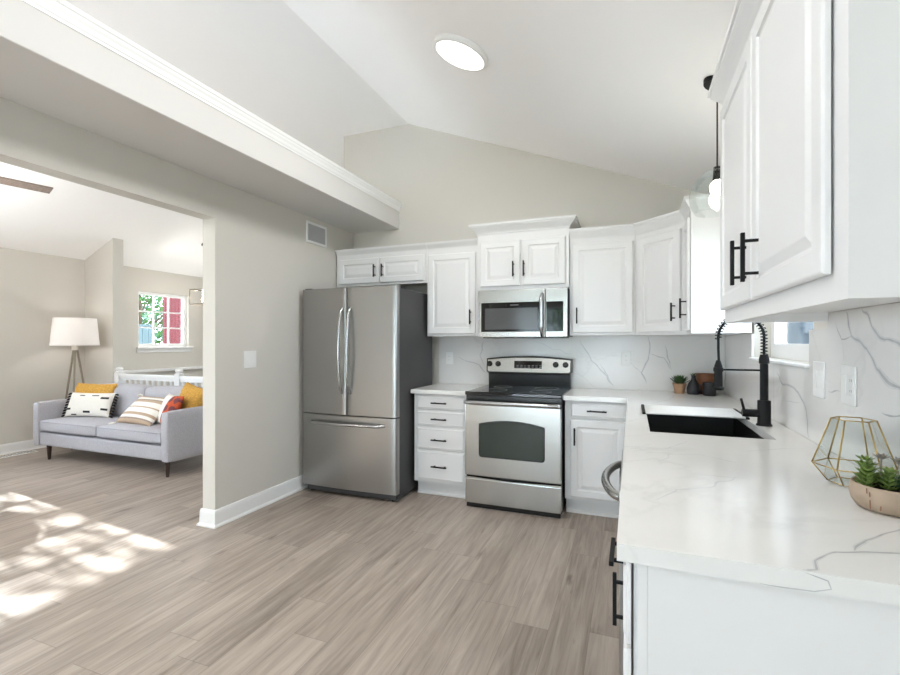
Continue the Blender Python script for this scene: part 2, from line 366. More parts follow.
b = MB(); holed(b, 'x', RW, RW + 0.15, REAR - 0.1, BW, 0, ceil_z(RW + 0.12) + 0.03, [SINKW]); struct(b.build('wall_right', 'wall'))
b = MB(); holed(b, 'y', REAR - 0.14, REAR, FW, RW, 0, TOP + 0.05, [SLID]); struct(b.build('wall_rear', 'wall'))
b = MB(); b.box(LB, LB + 0.12, BW + 0.12, 8.2, -1.2, TOP + 0.02); STW = (-5.2, -3.6, 0.5, 2.4); holed(b, 'y', 8.1, 8.2, FW, LB, -1.2, TOP + 0.05, [STW]); struct(b.build('wall_entry', 'wall'))
b = MB(); ex = -6.286; b.prism([(FW, 0), (ex, 0), (ex, ceil_z(ex) + 0.02), (FW, ceil_z(FW) + 0.02)], 'y', 4.033, 4.165); struct(b.build('wall_divider', 'wall'))
# soffit with crown over the partition
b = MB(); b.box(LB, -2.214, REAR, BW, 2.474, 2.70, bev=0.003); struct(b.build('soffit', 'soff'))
CROWN = lambda z0, h, d: [(0, z0), (d * 0.12, z0), (d * 0.16, z0 + h * 0.12), (d * 0.35, z0 + h * 0.30), (d * 0.72, z0 + h * 0.58), (d * 0.84, z0 + h * 0.68), (d * 0.86, z0 + h * 0.78), (d, z0 + h * 0.80), (d, z0 + h), (0, z0 + h)]
b = MB(); b.sweep([(0, 2.650), (0.005, 2.650), (0.006, 2.664), (0.009, 2.668), (0.012, 2.688), (0.018, 2.702), (0.019, 2.714), (0.024, 2.718), (0.024, 2.738), (0, 2.738)], [(-2.214, REAR), (-2.214, BW)]); 
o = struct(b.build('trim_1', 'trim'))
for f in o.data.polygons: pass
BASE = [(0, 0), (0.028, 0), (0.028, 0.012), (0.016, 0.022), (0.014, 0.10), (0.010, 0.118), (0, 0.122)]
b = MB(); b.sweep(BASE, [(LB, 2.60), (LB, 2.475), (LW, 2.475), (LW, BW)][::1]); struct(b.build('baseboard_left', 'trim'))
b = MB(); b.sweep(BASE, [(FW, REAR), (FW, 4.033), (ex, 4.033)]); struct(b.build('baseboard_far', 'trim'))
b = MB(); b.sweep(BASE, [(LB, 8.1), (LB, 2.9)], 0); b.sweep(BASE, [(RW, 0.9), (RW, REAR), (SLID[1] + 0.1, REAR)]); struct(b.build('baseboard_rear', 'trim'))
b = MB(); b.box(FW, FW + 0.05, 4.20, 8.1, 0.86, 0.905, bev=0.006); struct(b.build('trim_2', 'trim'))

def window(name, axis, wallin, wallout, lo, hi, z0, z1, cols, rows, sash=1, sill=True, mullw=0.018, fr=0.05, gd=None):
    """a window in a wall hole; axis 'x' = wall normal along X. Frame, muntins, panes."""
    d = 1 if wallout > wallin else -1
    gp = gd if gd is not None else wallin + (wallout - wallin) * 0.6
    f = MB()
    def bx(p, q, za, zb, a, c, bev=0.0):
        if axis == 'x': f.box(a, c, p, q, za, zb, bev=bev)
        else: f.box(p, q, a, c, za, zb, bev=bev)
    a, c = gp - 0.03, gp + 0.03
    e = 0.001
    bx(lo + e, lo + fr, z0 + e, z1 - e, a, c); bx(hi - fr, hi - e, z0 + e, z1 - e, a, c)
    bx(lo + fr, hi - fr, z0 + e, z0 + fr, a, c); bx(lo + fr, hi - fr, z1 - fr, z1 - e, a, c)
    sw = (hi - lo - 2 * fr) / sash
    for k in range(sash):
        s0 = lo + fr + k * sw; s1 = s0 + sw
        if k: bx(s0 - 0.025, s0 + 0.025, z0 + fr, z1 - fr, a, c)
        for i in range(1, cols): x = s0 + (s1 - s0) * i / cols; bx(x - mullw / 2, x + mullw / 2, z0 + fr, z1 - fr, gp - 0.012, gp + 0.012)
        for i in range(1, rows): z = z0 + fr + (z1 - z0 - 2 * fr) * i / rows; bx(s0, s1, z - mullw / 2, z + mullw / 2, gp - 0.0125, gp + 0.0125)
    # reveal lining
    t = 0.012; i0, i1 = (wallin + d * 0.001, gp - d * 0.03) if d > 0 else (wallin - 0.001, gp + 0.03)
    w = struct(f.build(name, 'trim'))
    g = MB()
    if axis == 'x': g.box(gp - 0.003, gp + 0.003, lo + fr, hi - fr, z0 + fr, z1 - fr)
    else: g.box(lo + fr, hi - fr, gp - 0.003, gp + 0.003, z0 + fr, z1 - fr)
    g.build('window_pane', 'pane', w)
    if sill:
        g = MB(); p, q = sorted((wallin - d * 0.05, gp - d * 0.03))
        if axis == 'x': g.box(p, q, lo - 0.04, hi + 0.06, z0 - 0.03, z0 - 0.001, bev=0.004); g.box(min(wallin, wallin - d * 0.015), max(wallin, wallin - d * 0.015), lo - 0.03, hi + 0.05, z0 - 0.09, z0 - 0.03, bev=0.003)
        g.build('window_sill', 'trim', w)
    return w
window('window_1', 'x', FW, FW - 0.14, ENTW[0], ENTW[1], ENTW[2], ENTW[3], 3, 3, mullw=0.022, fr=0.045)
window('window_2', 'x', FW, FW - 0.14, SUNW[0], SUNW[1], SUNW[2], SUNW[3], 3, 5, sash=2, mullw=0.028, fr=0.05)
window('window_3', 'x', RW, RW + 0.15, SINKW[0], SINKW[1], SINKW[2], SINKW[3], 1, 1, sash=1, sill=False, fr=0.085, gd=RW + 0.115)
window('window_4', 'x', FW, FW - 0.14, LIVW[0], LIVW[1], LIVW[2], LIVW[3], 3, 5, sash=2)
window('added_window_5', 'y', 8.1, 8.2, STW[0], STW[1], STW[2], STW[3], 1, 2, sash=2, sill=False)  # unseen window added to let more daylight into the entry
window('door_1', 'y', REAR, REAR - 0.14, SLID[0], SLID[1], SLID[2], SLID[3], 1, 1, sash=2, sill=False, fr=0.07)
# kitchen window inner sill and white reveal
b = MB(); b.box(0.676, RW + 0.085, 2.345, 3.352, 1.212, 1.2245, bev=0.003); struct(b.build('trim_3', 'trim'))

# ---------------------------------------------------------------- cabinets
DOOR = [(0, -0.014), (0.004, -0.019), (0.008, -0.020), (0.052, -0.020), (0.057, -0.013), (0.066, -0.012), (0.090, -0.019), (0.094, -0.0195)]
DRAW = [(0, -0.013), (0.010, -0.015), (0.014, -0.020), (0.020, -0.0205), (0.024, -0.0195)]
def pull(b, x, z, vert, L=0.13, y=-0.020, out=0.032, m=0):
    s = 0.0055
    if vert:
        b.box(x - s, x + s, y - out - 2 * s, y - out, z - L / 2, z + L / 2, m, 0.0012)
        for k in (-1, 1): b.box(x - 0.004, x + 0.004, y - out - 0.001, y + 0.001, z + k * L * 0.33 - 0.004, z + k * L * 0.33 + 0.004, m)
    else:
        b.box(x - L / 2, x + L / 2, y - out - 2 * s, y - out, z - s, z + s, m, 0.0012)
        for k in (-1, 1): b.box(x + k * L * 0.33 - 0.004, x + k * L * 0.33 + 0.004, y - out - 0.001, y + 0.001, z - 0.004, z + 0.004, m)
def cabinet(label, loc, rotz, w, d, h, fronts, crown=None, toe=0.0, name='wall_cabinet', cat='cabinet', gap=0.0025):
    """front face frame at local y=0, doors proud to y=-.02, x 0..w, z 0..h above loc"""
    t = thing(name, label, cat, loc, rotz)
    b = MB(); z0 = toe; p = 0.018
    b.box(0.003, p, 0.019, d, z0, h); b.box(w - p, w - 0.003, 0.019, d, z0, h)
    zl = z0 + (0.0 if toe else 0.034); b.box(p, w - p, 0.019, d, zl, zl + p); b.box(p, w - p, 0.019, d, h - p, h); b.box(p, w - p, d - 0.008, d, zl + p, h - p)
    # face frame round the openings
    sl = max(0.035, min(f['x0'] for f in fronts) + 0.012); sr = min(w - 0.035, max(f['x1'] for f in fronts) - 0.012)
    b.box(0, sl, 0, 0.019, z0, h); b.box(sr, w, 0, 0.019, z0, h)
    zs = sorted({round(f['z0'], 3) for f in fronts} | {round(f['z1'], 3) for f in fronts})
    b.box(sl, sr, 0, 0.019, z0, max(z0 + 0.045, min(f['z0'] for f in fronts) + 0.012)); b.box(sl, sr, 0, 0.019, min(h - 0.05, max(f['z1'] for f in fronts) - 0.012), h)
    for f in fronts:
        if f['z1'] < h - 0.08: b.box(sl, sr, 0.0005, 0.0185, f['z1'] - 0.012, f['z1'] + 0.03)
    xm = sorted({round(f['x0'], 3) for f in fronts})
    for x in xm[1:]: b.box(x - 0.03, x + 0.03, 0.0005, 0.0185, z0 + 0.045, h - 0.05)
    b.build('carcass', 'cab', t)
    if toe:
        b = MB(); b.box(0.0, w, 0.075, 0.093, 0, toe); b.sweep([(0, 0), (0.012, 0), (0.012, 0.012), (0.004, 0.02), (0, 0.02)], [(0.0, 0.075), (w, 0.075)]); b.build('toe_kick', 'cab', t)
    if crown:
        b = MB(); path, z, hh, dd = crown; b.sweep(CROWN(z, hh, dd), path); b.build('crown_moulding', 'cab', t)
    for f in fronts:
        b = MB(); b.panel(f['x0'], f['x1'], f['z0'], f['z1'], DRAW if f['k'] == 'drawer' else DOOR, -gap)
        o = b.build('drawer' if f['k'] == 'drawer' else 'door', 'cab', t)
        if 'hx' in f:
            b = MB(); pull(b, f['hx'], f['hz'], f['k'] == 'door' or f.get('vert', False), f.get('L', 0.13), out=f.get('out', 0.032)); hd = b.build('handle', 'black', o); hd['label'] = 'black bar handle'
    return t
D_ = lambda x0, x1, z0, z1, hx=None, hz=None, L=0.13: dict(k='door', x0=x0, x1=x1, z0=z0, z1=z1, L=L, **({'hx': hx, 'hz': hz} if hx is not None else {}))
R_ = lambda x0, x1, z0, z1, hx, hz, L=0.14: dict(k='drawer', x0=x0, x1=x1, z0=z0, z1=z1, hx=hx, hz=hz, L=L)
UY = 3.92; UD = BW - UY - 0.002
# uppers on the back wall
zb = 1.866
cabinet('white two-door wall cabinet mounted above the refrigerator', (-2.748, UY, zb), 0, 0.990, UD, 2.19 - zb,
        [D_(0.035, 0.488, 0.022, 0.265, 0.452, 0.135, 0.12), D_(0.496, 0.962, 0.022, 0.265, 0.538, 0.135, 0.12)], ([(0, 0), (0.990, 0)], 2.172 - zb, 0.058, 0.034))
zb = 1.372
cabinet('white single-door wall cabinet between refrigerator and microwave', (-1.756, UY, zb), 0, 0.492, UD, 2.19 - zb,
        [D_(0.012, 0.470, 0.022, 0.745, 0.430, 0.168)], ([(0, 0), (0.490, 0)], 2.172 - zb, 0.058, 0.034))
zb = 1.768
cabinet('tall-crowned white two-door wall cabinet directly over the microwave', (-1.262, UY - 0.03, zb), 0, 0.785, UD + 0.03, 2.29 - zb,
        [D_(0.030, 0.383, 0.030, 0.418, 0.330, 0.168), D_(0.403, 0.758, 0.030, 0.418, 0.420, 0.168)],
        ([(0, UD + 0.028), (0, 0), (0.785, 0), (0.785, UD + 0.028)], 2.255 - zb, 0.085, 0.062))
zb = 1.372
cabinet('white single-door wall cabinet right of the microwave', (-0.475, UY, zb), 0, 0.503, UD, 2.19 - zb,
        [D_(0.022, 0.487, 0.022, 0.745, 0.062, 0.160)], ([(0.0, 0), (0.5026, 0), (0.503 + 0.02, -0.02)][:2], 2.155 - zb, 0.085, 0.042))
# diagonal corner
P0 = Vector((0.030, UY)); P1 = Vector((0.353, 3.612)); dl = P1 - P0; ang = math.atan2(dl.y, dl.x); wl = dl.length
t = thing('corner_wall_cabinet', 'white diagonal corner wall cabinet with one door', 'cabinet', (0.030, UY, zb))
b = MB(); q = [(0.030, UY), (0.353, 3.612), (0.686, 3.612), (0.686, BW - 0.002), (0.030, BW - 0.002)]; b.prism(q, 'z', zb, 2.19); b.build('carcass', 'cab', t, world=True)
b = MB(); b.panel(0.035, wl - 0.035, 0.022, 0.745, DOOR, 0.0); dob = b.build('door', 'cab', t); dob.rotation_euler = (0, 0, ang)
b = MB(); pull(b, wl - 0.075, 0.160, True); h_ = b.build('handle', 'black', dob); h_['label'] = 'black bar handle'
b = MB(); b.sweep(CROWN(2.155 - zb, 0.085, 0.042), [(0, 0), (dl.x, dl.y)]); b.build('crown_moulding', 'cab', t)
# right wall: faces look to -X, local +x runs towards the camera
RX = 0.353
cabinet('white wall cabinet beside the sink window, its bright end lit by the pendant', (RX, 3.610, zb + 0.004), -PI / 2, 0.288, 0.69 - RX - 0.004, 2.19 - zb,
        [D_(0.018, 0.268, 0.022, 0.745, 0.222, 0.165)], ([(0.0, 0), (0.288, 0), (0.288, 0.33)], 2.155 - zb, 0.085, 0.042))
zb = 1.397
cabinet('large white two-door wall cabinet nearest the camera over the quartz counter', (0.352, 2.155, zb), -PI / 2, 1.148, 0.69 - 0.352 - 0.004, 2.30 - zb,
        [D_(0.010, 0.527, 0.051, 0.852, 0.470, 0.172, 0.14), D_(0.541, 1.088, 0.051, 0.852, 0.618, 0.165, 0.14)],
        ([(0.0, 0.33), (0, 0), (1.148, 0), (1.148, 0.33)], 2.275 - zb, 0.085, 0.055), gap=0.005)
# bases
BF = 3.628; BH = 0.878
cabinet('white base cabinet with four drawers between refrigerator and range', (-1.748, BF, 0), 0, 0.496, BW - BF - 0.004, BH,
        [R_(0.03, 0.466, 0.748, 0.866, 0.248, 0.806), R_(0.03, 0.466, 0.606, 0.738, 0.248, 0.670), R_(0.03, 0.466, 0.408, 0.596, 0.248, 0.496), R_(0.03, 0.466, 0.148, 0.398, 0.248, 0.272)], toe=0.125, name='base_cabinet')
cabinet('white base cabinet with one drawer and door right of the range', (-0.474, BF, 0), 0, 0.470, BW - BF - 0.004, BH,
        [R_(0.04, 0.440, 0.748, 0.866, 0.235, 0.806), D_(0.04, 0.440, 0.148, 0.732, 0.075, 0.610)], toe=0.125, name='base_cabinet')
BX = 0.004
DEP = 0.69 - BX - 0.004
cabinet('white blind corner base cabinet behind the sink base', (BX, BF + 0.0, 0), -PI / 2, 0.438, DEP, BH, [D_(0.1, 0.42, 0.148, 0.86)], toe=0.125, name='base_cabinet')
t = cabinet('white sink base cabinet under the black sink', (BX, 3.166, 0), -PI / 2, 1.056, DEP, 0.690, [D_(0.03, 0.52, 0.148, 0.66, 0.48, 0.58), D_(0.535, 1.03, 0.148, 0.66, 0.575, 0.58)], toe=0.125, name='base_cabinet')
b = MB(); b.box(0, 1.056, 0, 0.019, 0.6905, BH); b.box(1.038, 1.056, 0.019, DEP, 0.6905, BH); b.build('apron', 'cab', t)
for x0, x1 in ((0.03, 0.52), (0.535, 1.03)):
    b = MB(); b.panel(x0, x1, 0.70, 0.866, DRAW, -0.002); b.build('false_drawer_front', 'cab', t)
t = cabinet('white base cabinet at the near end of the counter with drawer and door', (BX, 1.482, 0), -PI / 2, 0.446, DEP, BH,
        [dict(R_(0.02, 0.458, 0.700, 0.866, 0.231, 0.789, 0.15), out=0.024), dict(D_(0.02, 0.458, 0.148, 0.690, 0.065, 0.582, 0.15), out=0.024)], toe=0.125, name='base_cabinet', gap=0.005)
b = MB(); b.box(0.446, 0.462, 0.006, DEP, 0.0, 0.874, bev=0.0015); b.box(0.458, 0.4645, 0.006, 0.026, 0.0, 0.874, bev=0.001); e_ = b.build('end_panel', 'cab', t)

# ---------------------------------------------------------------- worktops and backsplash
CT0, CT1 = 0.879, 0.914
t = tag(MB().box(-1.765, -1.256, 3.585, BW - 0.018, CT0, CT1, bev=0.003, seg=2).build('countertop', 'quartz'), 'short white quartz countertop between refrigerator and range', 'countertop')
# L-shaped top with a sink cut-out: one mesh from grid cells
SX0, SX1, SY0, SY1 = 0.078, 0.562, 2.290, 3.160
def slab_cells(b, xs, ys, keep, z0, z1):
    V = {}
    def v(i, j, k):
        if (i, j, k) not in V: V[(i, j, k)] = b.bm.verts.new((xs[i], ys[j], (z0, z1)[k]))
        return V[(i, j, k)]
    nx, ny = len(xs) - 1, len(ys) - 1
    K = {(i, j) for i in range(nx) for j in range(ny) if keep((xs[i] + xs[i + 1]) / 2, (ys[j] + ys[j + 1]) / 2)}
    for i, j in K:
        b.face((v(i, j, 1), v(i + 1, j, 1), v(i + 1, j + 1, 1), v(i, j + 1, 1))); b.face((v(i, j, 0), v(i, j + 1, 0), v(i + 1, j + 1, 0), v(i + 1, j, 0)))
        for (di, dj, p, q) in ((-1, 0, (i, j), (i, j + 1)), (1, 0, (i + 1, j), (i + 1, j + 1)), (0, -1, (i, j), (i + 1, j)), (0, 1, (i, j + 1), (i + 1, j + 1))):
            if (i + di, j + dj) not in K: b.face((v(*p, 0), v(*q, 0), v(*q, 1), v(*p, 1)))
CX, CY = -0.028, 0.997
b = MB(); xs = [-0.480, CX, SX0, SX1, 0.688]; ys = [CY, SY0, SY1, 3.585, BW - 0.018]
slab_cells(b, xs, ys, lambda x, y: (x > CX or y > 3.585) and not (SX0 < x < SX1 and SY0 < y < SY1), CT0, CT1)
sharp = [e for e in b.bm.edges if len(e.link_faces) == 2 and e.calc_face_angle(0) > 1 and not all(abs(v.co.z - CT0) < 1e-5 for v in e.verts)]
bmesh.ops.bevel(b.bm, geom=sharp, offset=0.003, segments=2, profile=0.5, affect='EDGES')
top = lambda x, y, l: (x, y, CT1 + l)
fr = lambda x, z, l: (x, CY - l - 0.0002, z)
for pts, w in (([(0.284, 1.004), (0.302, 1.012), (0.319, 1.056), (0.365, 1.11), (0.425, 1.134), (0.481, 1.148), (0.56, 1.17)], 0.006), ([(0.404, 1.130), (0.45, 1.201), (0.543, 1.295), (0.63, 1.33)], 0.006)):
    b.ribbon(pts, w * 2.0, top, 2, 0.008, sub=12, lift=0.0003); b.ribbon(pts, w * 0.8, top, 1, 0.008, sub=12)
for pts in ([(-0.018, 1.929), (0.125, 1.955), (0.209, 2.115)], [(0.082, 1.68), (0.13, 1.872), (0.229, 1.883), (0.338, 1.803)], [(0.168, 1.61), (0.325, 1.596)], [(0.374, 1.994), (0.63, 2.16)], [(0.05, 1.30), (0.12, 1.42), (0.19, 1.46), (0.30, 1.62)], [(0.1, 3.3), (0.25, 3.6), (0.3, 3.9)]):
    b.ribbon(pts, 0.008, top, 2, 0.016, sub=14)
b.ribbon([(0.287, 0.912), (0.319, 0.9035), (0.324, 0.890), (0.300, 0.8815), (0.219, 0.880)], 0.003, fr, 1, 0.002)
tag(b.build('countertop', ['quartz', 'vein', 'veinf'], recalc=False), 'long L-shaped white quartz countertop holding the sink', 'countertop')
b = MB(); b.box(-1.766, 0.688, BW - 0.016, BW - 0.001, CT1 + 0.0005, 1.371)
bw = lambda x, z, l: (x, BW - 0.016 - l, z)
for pts, w in (([(-0.423, 1.336), (-0.304, 1.14), (-0.211, 1.032), (-0.142, 0.938)], 0.011), ([(-1.572, 1.174), (-1.357, 1.096), (-1.274, 1.031)], 0.009),
               ([(0.13, 1.364), (0.143, 1.224), (0.079, 1.055), (0.117, 0.973)], 0.010), ([(-0.013, 1.152), (0.079, 1.055)], 0.008), ([(0.143, 1.21), (0.244, 1.184), (0.307, 1.089)], 0.008), ([(0.257, 1.294), (0.307, 1.089)], 0.009), ([(-0.255, 1.134), (-0.146, 0.95)], 0.009), ([(-1.301, 1.338), (-1.343, 1.204), (-1.301, 1.097)], 0.008)):
    b.ribbon(pts, w * 1.8, bw, 2, 0.02, lift=0.0003); b.ribbon(pts, w * 0.7, bw, 1, 0.02)
b.ribbon([(-0.483, 1.087), (-0.328, 0.968), (-0.269, 0.933)], 0.008, bw, 2, 0.03)
b.ribbon([(-0.9, 1.36), (-0.62, 1.25), (-0.45, 1.2)], 0.008, bw, 2, 0.03)
tag(b.build('backsplash', ['splash', 'vein', 'veinf'], recalc=False), 'veined white quartz backsplash slab behind the range', 'backsplash')
b = MB(); holed(b, 'x', 0.690, 0.704, 0.99, BW - 0.0165, CT1 + 0.0005, 1.371, [(2.353, 3.35, 1.2105, 1.372)]); b.box(0.690, 0.704, 0.99, 1.05, 1.371, 1.395); b.box(0.690, 0.704, 1.05, 2.155, 1.371, 1.430)
rw = lambda y, z, l: (0.690 - l, y, z)
for pts, w in (([(1.99, 1.425), (1.947, 1.34), (1.837, 1.305), (1.775, 1.245), (1.73, 1.213), (1.647, 1.198), (1.5, 1.16)], 0.012), ([(1.875, 1.428), (1.806, 1.368), (1.73, 1.323), (1.656, 1.313), (1.55, 1.29)], 0.010),
               ([(2.82, 1.176), (2.715, 1.112), (2.579, 1.103), (2.493, 1.092), (2.38, 1.028), (2.349, 0.92)], 0.012)):
    b.ribbon(pts, w * 2.0, rw, 2, 0.02, lift=0.0003); b.ribbon(pts, w * 0.8, rw, 1, 0.02)
for pts in ([(1.947, 1.34), (2.031, 1.326), (2.081, 1.39)], [(2.152, 1.135), (2.031, 1.145)], [(1.746, 1.112), (1.647, 1.116), (1.5, 1.09)]): b.ribbon(pts, 0.007, rw, 1, 0.012)
for pts in ([(2.031, 1.326), (2.007, 1.253)], [(2.715, 1.034), (2.458, 1.052)]): b.ribbon(pts, 0.008, rw, 2, 0.012)
b.ribbon([(2.872, 1.21), (2.868, 1.05), (2.866, 0.918)], 0.016, rw, 2, 0.0); 
tag(b.build('backsplash', ['splash', 'vein', 'veinf'], recalc=False), 'veined white quartz backsplash slab on the window wall behind the faucet', 'backsplash')

# ---------------------------------------------------------------- sink, rack, faucet
t = thing('sink', 'black undermount sink set into the quartz counter', 'sink', (0.316, 2.725, 0.70))
b = MB(); zt = CT0 - 0.001; zf = 0.705; o_, i_ = 0.022, 0.0
X0, X1, Y0, Y1 = SX0 - 0.002, SX1 + 0.002, SY0 - 0.002, SY1 + 0.002
outer = [(X0 - 0.02, Y0 - 0.02), (X1 + 0.02, Y0 - 0.02), (X1 + 0.02, Y1 + 0.02), (X0 - 0.02, Y1 + 0.02)]; inner = [(X0, Y0), (X1, Y0), (X1, Y1), (X0, Y1)]
low = [(X0 + 0.012, Y0 + 0.012), (X1 - 0.012, Y0 + 0.012), (X1 - 0.012, Y1 - 0.012), (X0 + 0.012, Y1 - 0.012)]
R1 = [b.bm.verts.new((x, y, zf - 0.008)) for x, y in outer]; R2 = [b.bm.verts.new((x, y, zt)) for x, y in outer]; R3 = [b.bm.verts.new((x, y, zt)) for x, y in inner]; R4 = [b.bm.verts.new((x, y, zf)) for x, y in low]
b.face(R1[::-1]); b.bridge(R1, R2, 0, False); b.bridge(R2, R3, 0, False); b.bridge(R3, R4, 0, False); b.face(R4)
b.build('basin', 'basin', t, world=True)
b = MB(); b.lathe([(0.0, 0.004), (0.035, 0.004), (0.045, 0.001), (0.045, 0.0)], (0.316, 2.725, zf), 24); b.build('drain', 'black', t, world=True)
t = thing('dish_drying_rack', 'pale roll-up drying rack with black ends across the far end of the sink', 'dish rack', (0.316, 2.99, CT1))
for xx in (0.056, 0.556):
    b = MB(); b.box(xx, xx + 0.018, 2.822, 3.175, CT1 + 0.0005, CT1 + 0.012, bev=0.002); e_ = b.build('end_strip', 'rubber', t, world=True); e_['label'] = 'black silicone end strip'
b = MB()
for k in range(25): y = 2.83 + k * 0.0139; b.cyl((0.07, y, CT1 + 0.007), (0.56, y, CT1 + 0.007), 0.0048, n=8)
b.build('rods', 'plate', t, world=True)
t = thing('faucet', 'tall matte black spring-neck kitchen faucet behind the sink', 'faucet', (0.600, 2.660, CT1))
FXX, FYY = 0.600, 2.660
b = MB(); b.lathe([(0, 0), (0.034, 0), (0.034, 0.006), (0.030, 0.010), (0.0285, 0.012), (0.0285, 0.118), (0.027, 0.122), (0.018, 0.124), (0.018, 0.30), (0.022, 0.302), (0.022, 0.322), (0.017, 0.345), (0.0, 0.345)], (FXX, FYY, CT1), 24); b.build('body', 'black', t, world=True)
b = MB(); b.cyl((FXX - 0.02, FYY, CT1 + 0.058), (FXX - 0.092, FYY, CT1 + 0.058), 0.019, n=20); b.cyl((FXX - 0.083, FYY, CT1 + 0.07), (FXX - 0.097, FYY, CT1 + 0.128), 0.0068, 0.0058, n=10); b.build('lever', 'black', t, world=True)
zc = CT1 + 0.43; HX = 0.405; rad = (FXX - HX) / 2
arc = [(FXX, CT1 + 0.335), (FXX, CT1 + 0.37)] + [(FXX - rad + rad * math.cos(a * PI / 24), zc + rad * 1.05 * math.sin(a * PI / 24)) for a in range(25)] + [(HX, CT1 + 0.37), (HX + 0.002, CT1 + 0.315)]
b = MB(); b.tube([(x, FYY, z) for x, z in arc], 0.0062, 10); b.build('hose', 'black', t, world=True)
# spring: helix along the arc's first part
def along(path, s):
    for p, q in zip(path, path[1:]):
        d = (Vector(q) - Vector(p)).length
        if s <= d: return Vector(p).lerp(Vector(q), s / d), (Vector(q) - Vector(p)).normalized()
        s -= d
    return Vector(path[-1]), (Vector(path[-1]) - Vector(path[-2])).normalized()
A3 = [Vector((x, 0, z)) for x, z in arc]; tot = sum((q - p).length for p, q in zip(A3, A3[1:])); hel = []
turns = 27; Ls = tot * 0.80
for k in range(turns * 10 + 1):
    c_, tt = along(A3, Ls * k / (turns * 10)); n1 = Vector((0, 1, 0)); n2 = tt.cross(n1); a = 2 * PI * k / 10
    hel.append(Vector((c_.x, FYY, c_.z)) + n1 * 0.0145 * math.cos(a) + n2 * 0.0145 * math.sin(a))
b = MB(); b.tube(hel, 0.0023, 5); b.build('spring', 'black', t, world=True)
b = MB(); b.lathe([(0, 0.0), (0.024, 0.0), (0.026, 0.012), (0.020, 0.018), (0.0185, 0.12), (0.014, 0.135), (0.009, 0.15), (0, 0.15)], (HX, FYY, CT1 + 0.165), 20); b.build('spray_head', 'black', t, world=True)
b = MB(); b.tube([(FXX, FYY, CT1 + 0.268), (HX + 0.02, FYY, CT1 + 0.268)], 0.0048, 8); b.lathe([(0.0165, 0), (0.0225, 0), (0.0225, 0.02), (0.0165, 0.02), (0.0165, 0)], (HX, FYY, CT1 + 0.258), 18); b.build('support_arm', 'black', t, world=True)

# ---------------------------------------------------------------- refrigerator
FL, FR_, FF, FT = -2.712, -1.776, 3.335, 1.785
t = thing('refrigerator', 'tall stainless steel French-door refrigerator with bottom freezer', 'refrigerator', ((FL + FR_) / 2, 3.72, 0))
b = MB(); b.box(FL + 0.004, FR_ - 0.004, FF + 0.075, 4.09, 0.035, FT - 0.018, bev=0.004); b.box(FL + 0.03, FR_ - 0.02, FF + 0.05, 4.0, 0.018, 0.06); b.build('body', 'fside', t, world=True)
def bow_door(x0, x1, z0, z1, xc, half, depth, bow, n=14, r=0.014):
    b = MB(); pts = []
    for k in range(n + 1):
        x = x0 + (x1 - x0) * k / n; u = (x - xc) / half; y = FF + bow * u * u
        e = min(x - x0, x1 - x)
        if e < r: y += r - math.sqrt(max(0, r * r - (r - e) ** 2))
        pts.append((x, y))
    xs_ = [x0, x0 + r * 0.3, x0 + r] + [x0 + r + (x1 - x0 - 2 * r) * k / n for k in range(1, n)] + [x1 - r, x1 - r * 0.3, x1]
    pts = []
    for x in xs_:
        u = (x - xc) / half; e = min(x - x0, x1 - x); y = FF + bow * u * u + (r - math.sqrt(max(0, r * r - (r - e) ** 2)) if e < r else 0); pts.append((x, y))
    poly = pts + [(x1, FF + depth), (x0, FF + depth)]
    b.prism(poly, 'z', z0, z1)
    for f in b.bm.faces:
        if abs(f.normal.z) < 0.5: f.smooth = True
    return b
xc = (FL + FR_) / 2; half = (FR_ - FL) / 2; BOW = 0.016
def vhandle(b, x, z0, z1):
    n = 18; P = []
    for k in range(n + 1):
        u = k / n; P.append((x, FF - 0.012 - 0.048 * math.sin(PI * u) ** 0.55 if 0 < k < n else FF + 0.002, z0 + (z1 - z0) * u))
    b.tube(P, [0.0125] * (n + 1), 12)
for (x0, x1, hx) in ((FL, xc - 0.003, xc - 0.042), (xc + 0.003, FR_, xc + 0.040)):
    d_ = bow_door(x0, x1, 0.702, FT - 0.006, xc, half, 0.068, BOW).build('door', 'steel', t, world=True, angle=50)
    b = MB(); vhandle(b, hx, 0.885, 1.605); b_ = b.build('handle', 'chrome', d_); 
    for v in b_.data.vertices: v.co -= t.location
d_ = bow_door(FL, FR_, 0.072, 0.692, xc, half, 0.068, BOW).build('freezer_drawer', 'steel', t, world=True, angle=50)
b = MB(); n = 18; P = [(xc - 0.36 + 0.72 * k / n, (FF - 0.012 - 0.045 * math.sin(PI * k / n) ** 0.5) if 0 < k < n else FF + 0.012, 0.628) for k in range(n + 1)]; b.tube(P, 0.0135, 12)
h_ = b.build('handle', 'chrome', d_)
for v in h_.data.vertices: v.co -= t.location
for x in (FL + 0.06, FR_ - 0.06):
    b = MB(); b.cyl((x, FF + 0.09, 0.0), (x, FF + 0.09, 0.04), 0.022, n=14); b.build('foot', 'rubber', t, world=True)
for x in (FL + 0.05, FR_ - 0.05):
    b = MB(); b.box(x - 0.035, x + 0.035, FF + 0.03, FF + 0.13, FT - 0.019, FT + 0.004, bev=0.006); b.build('hinge_cover', 'fside', t, world=True)

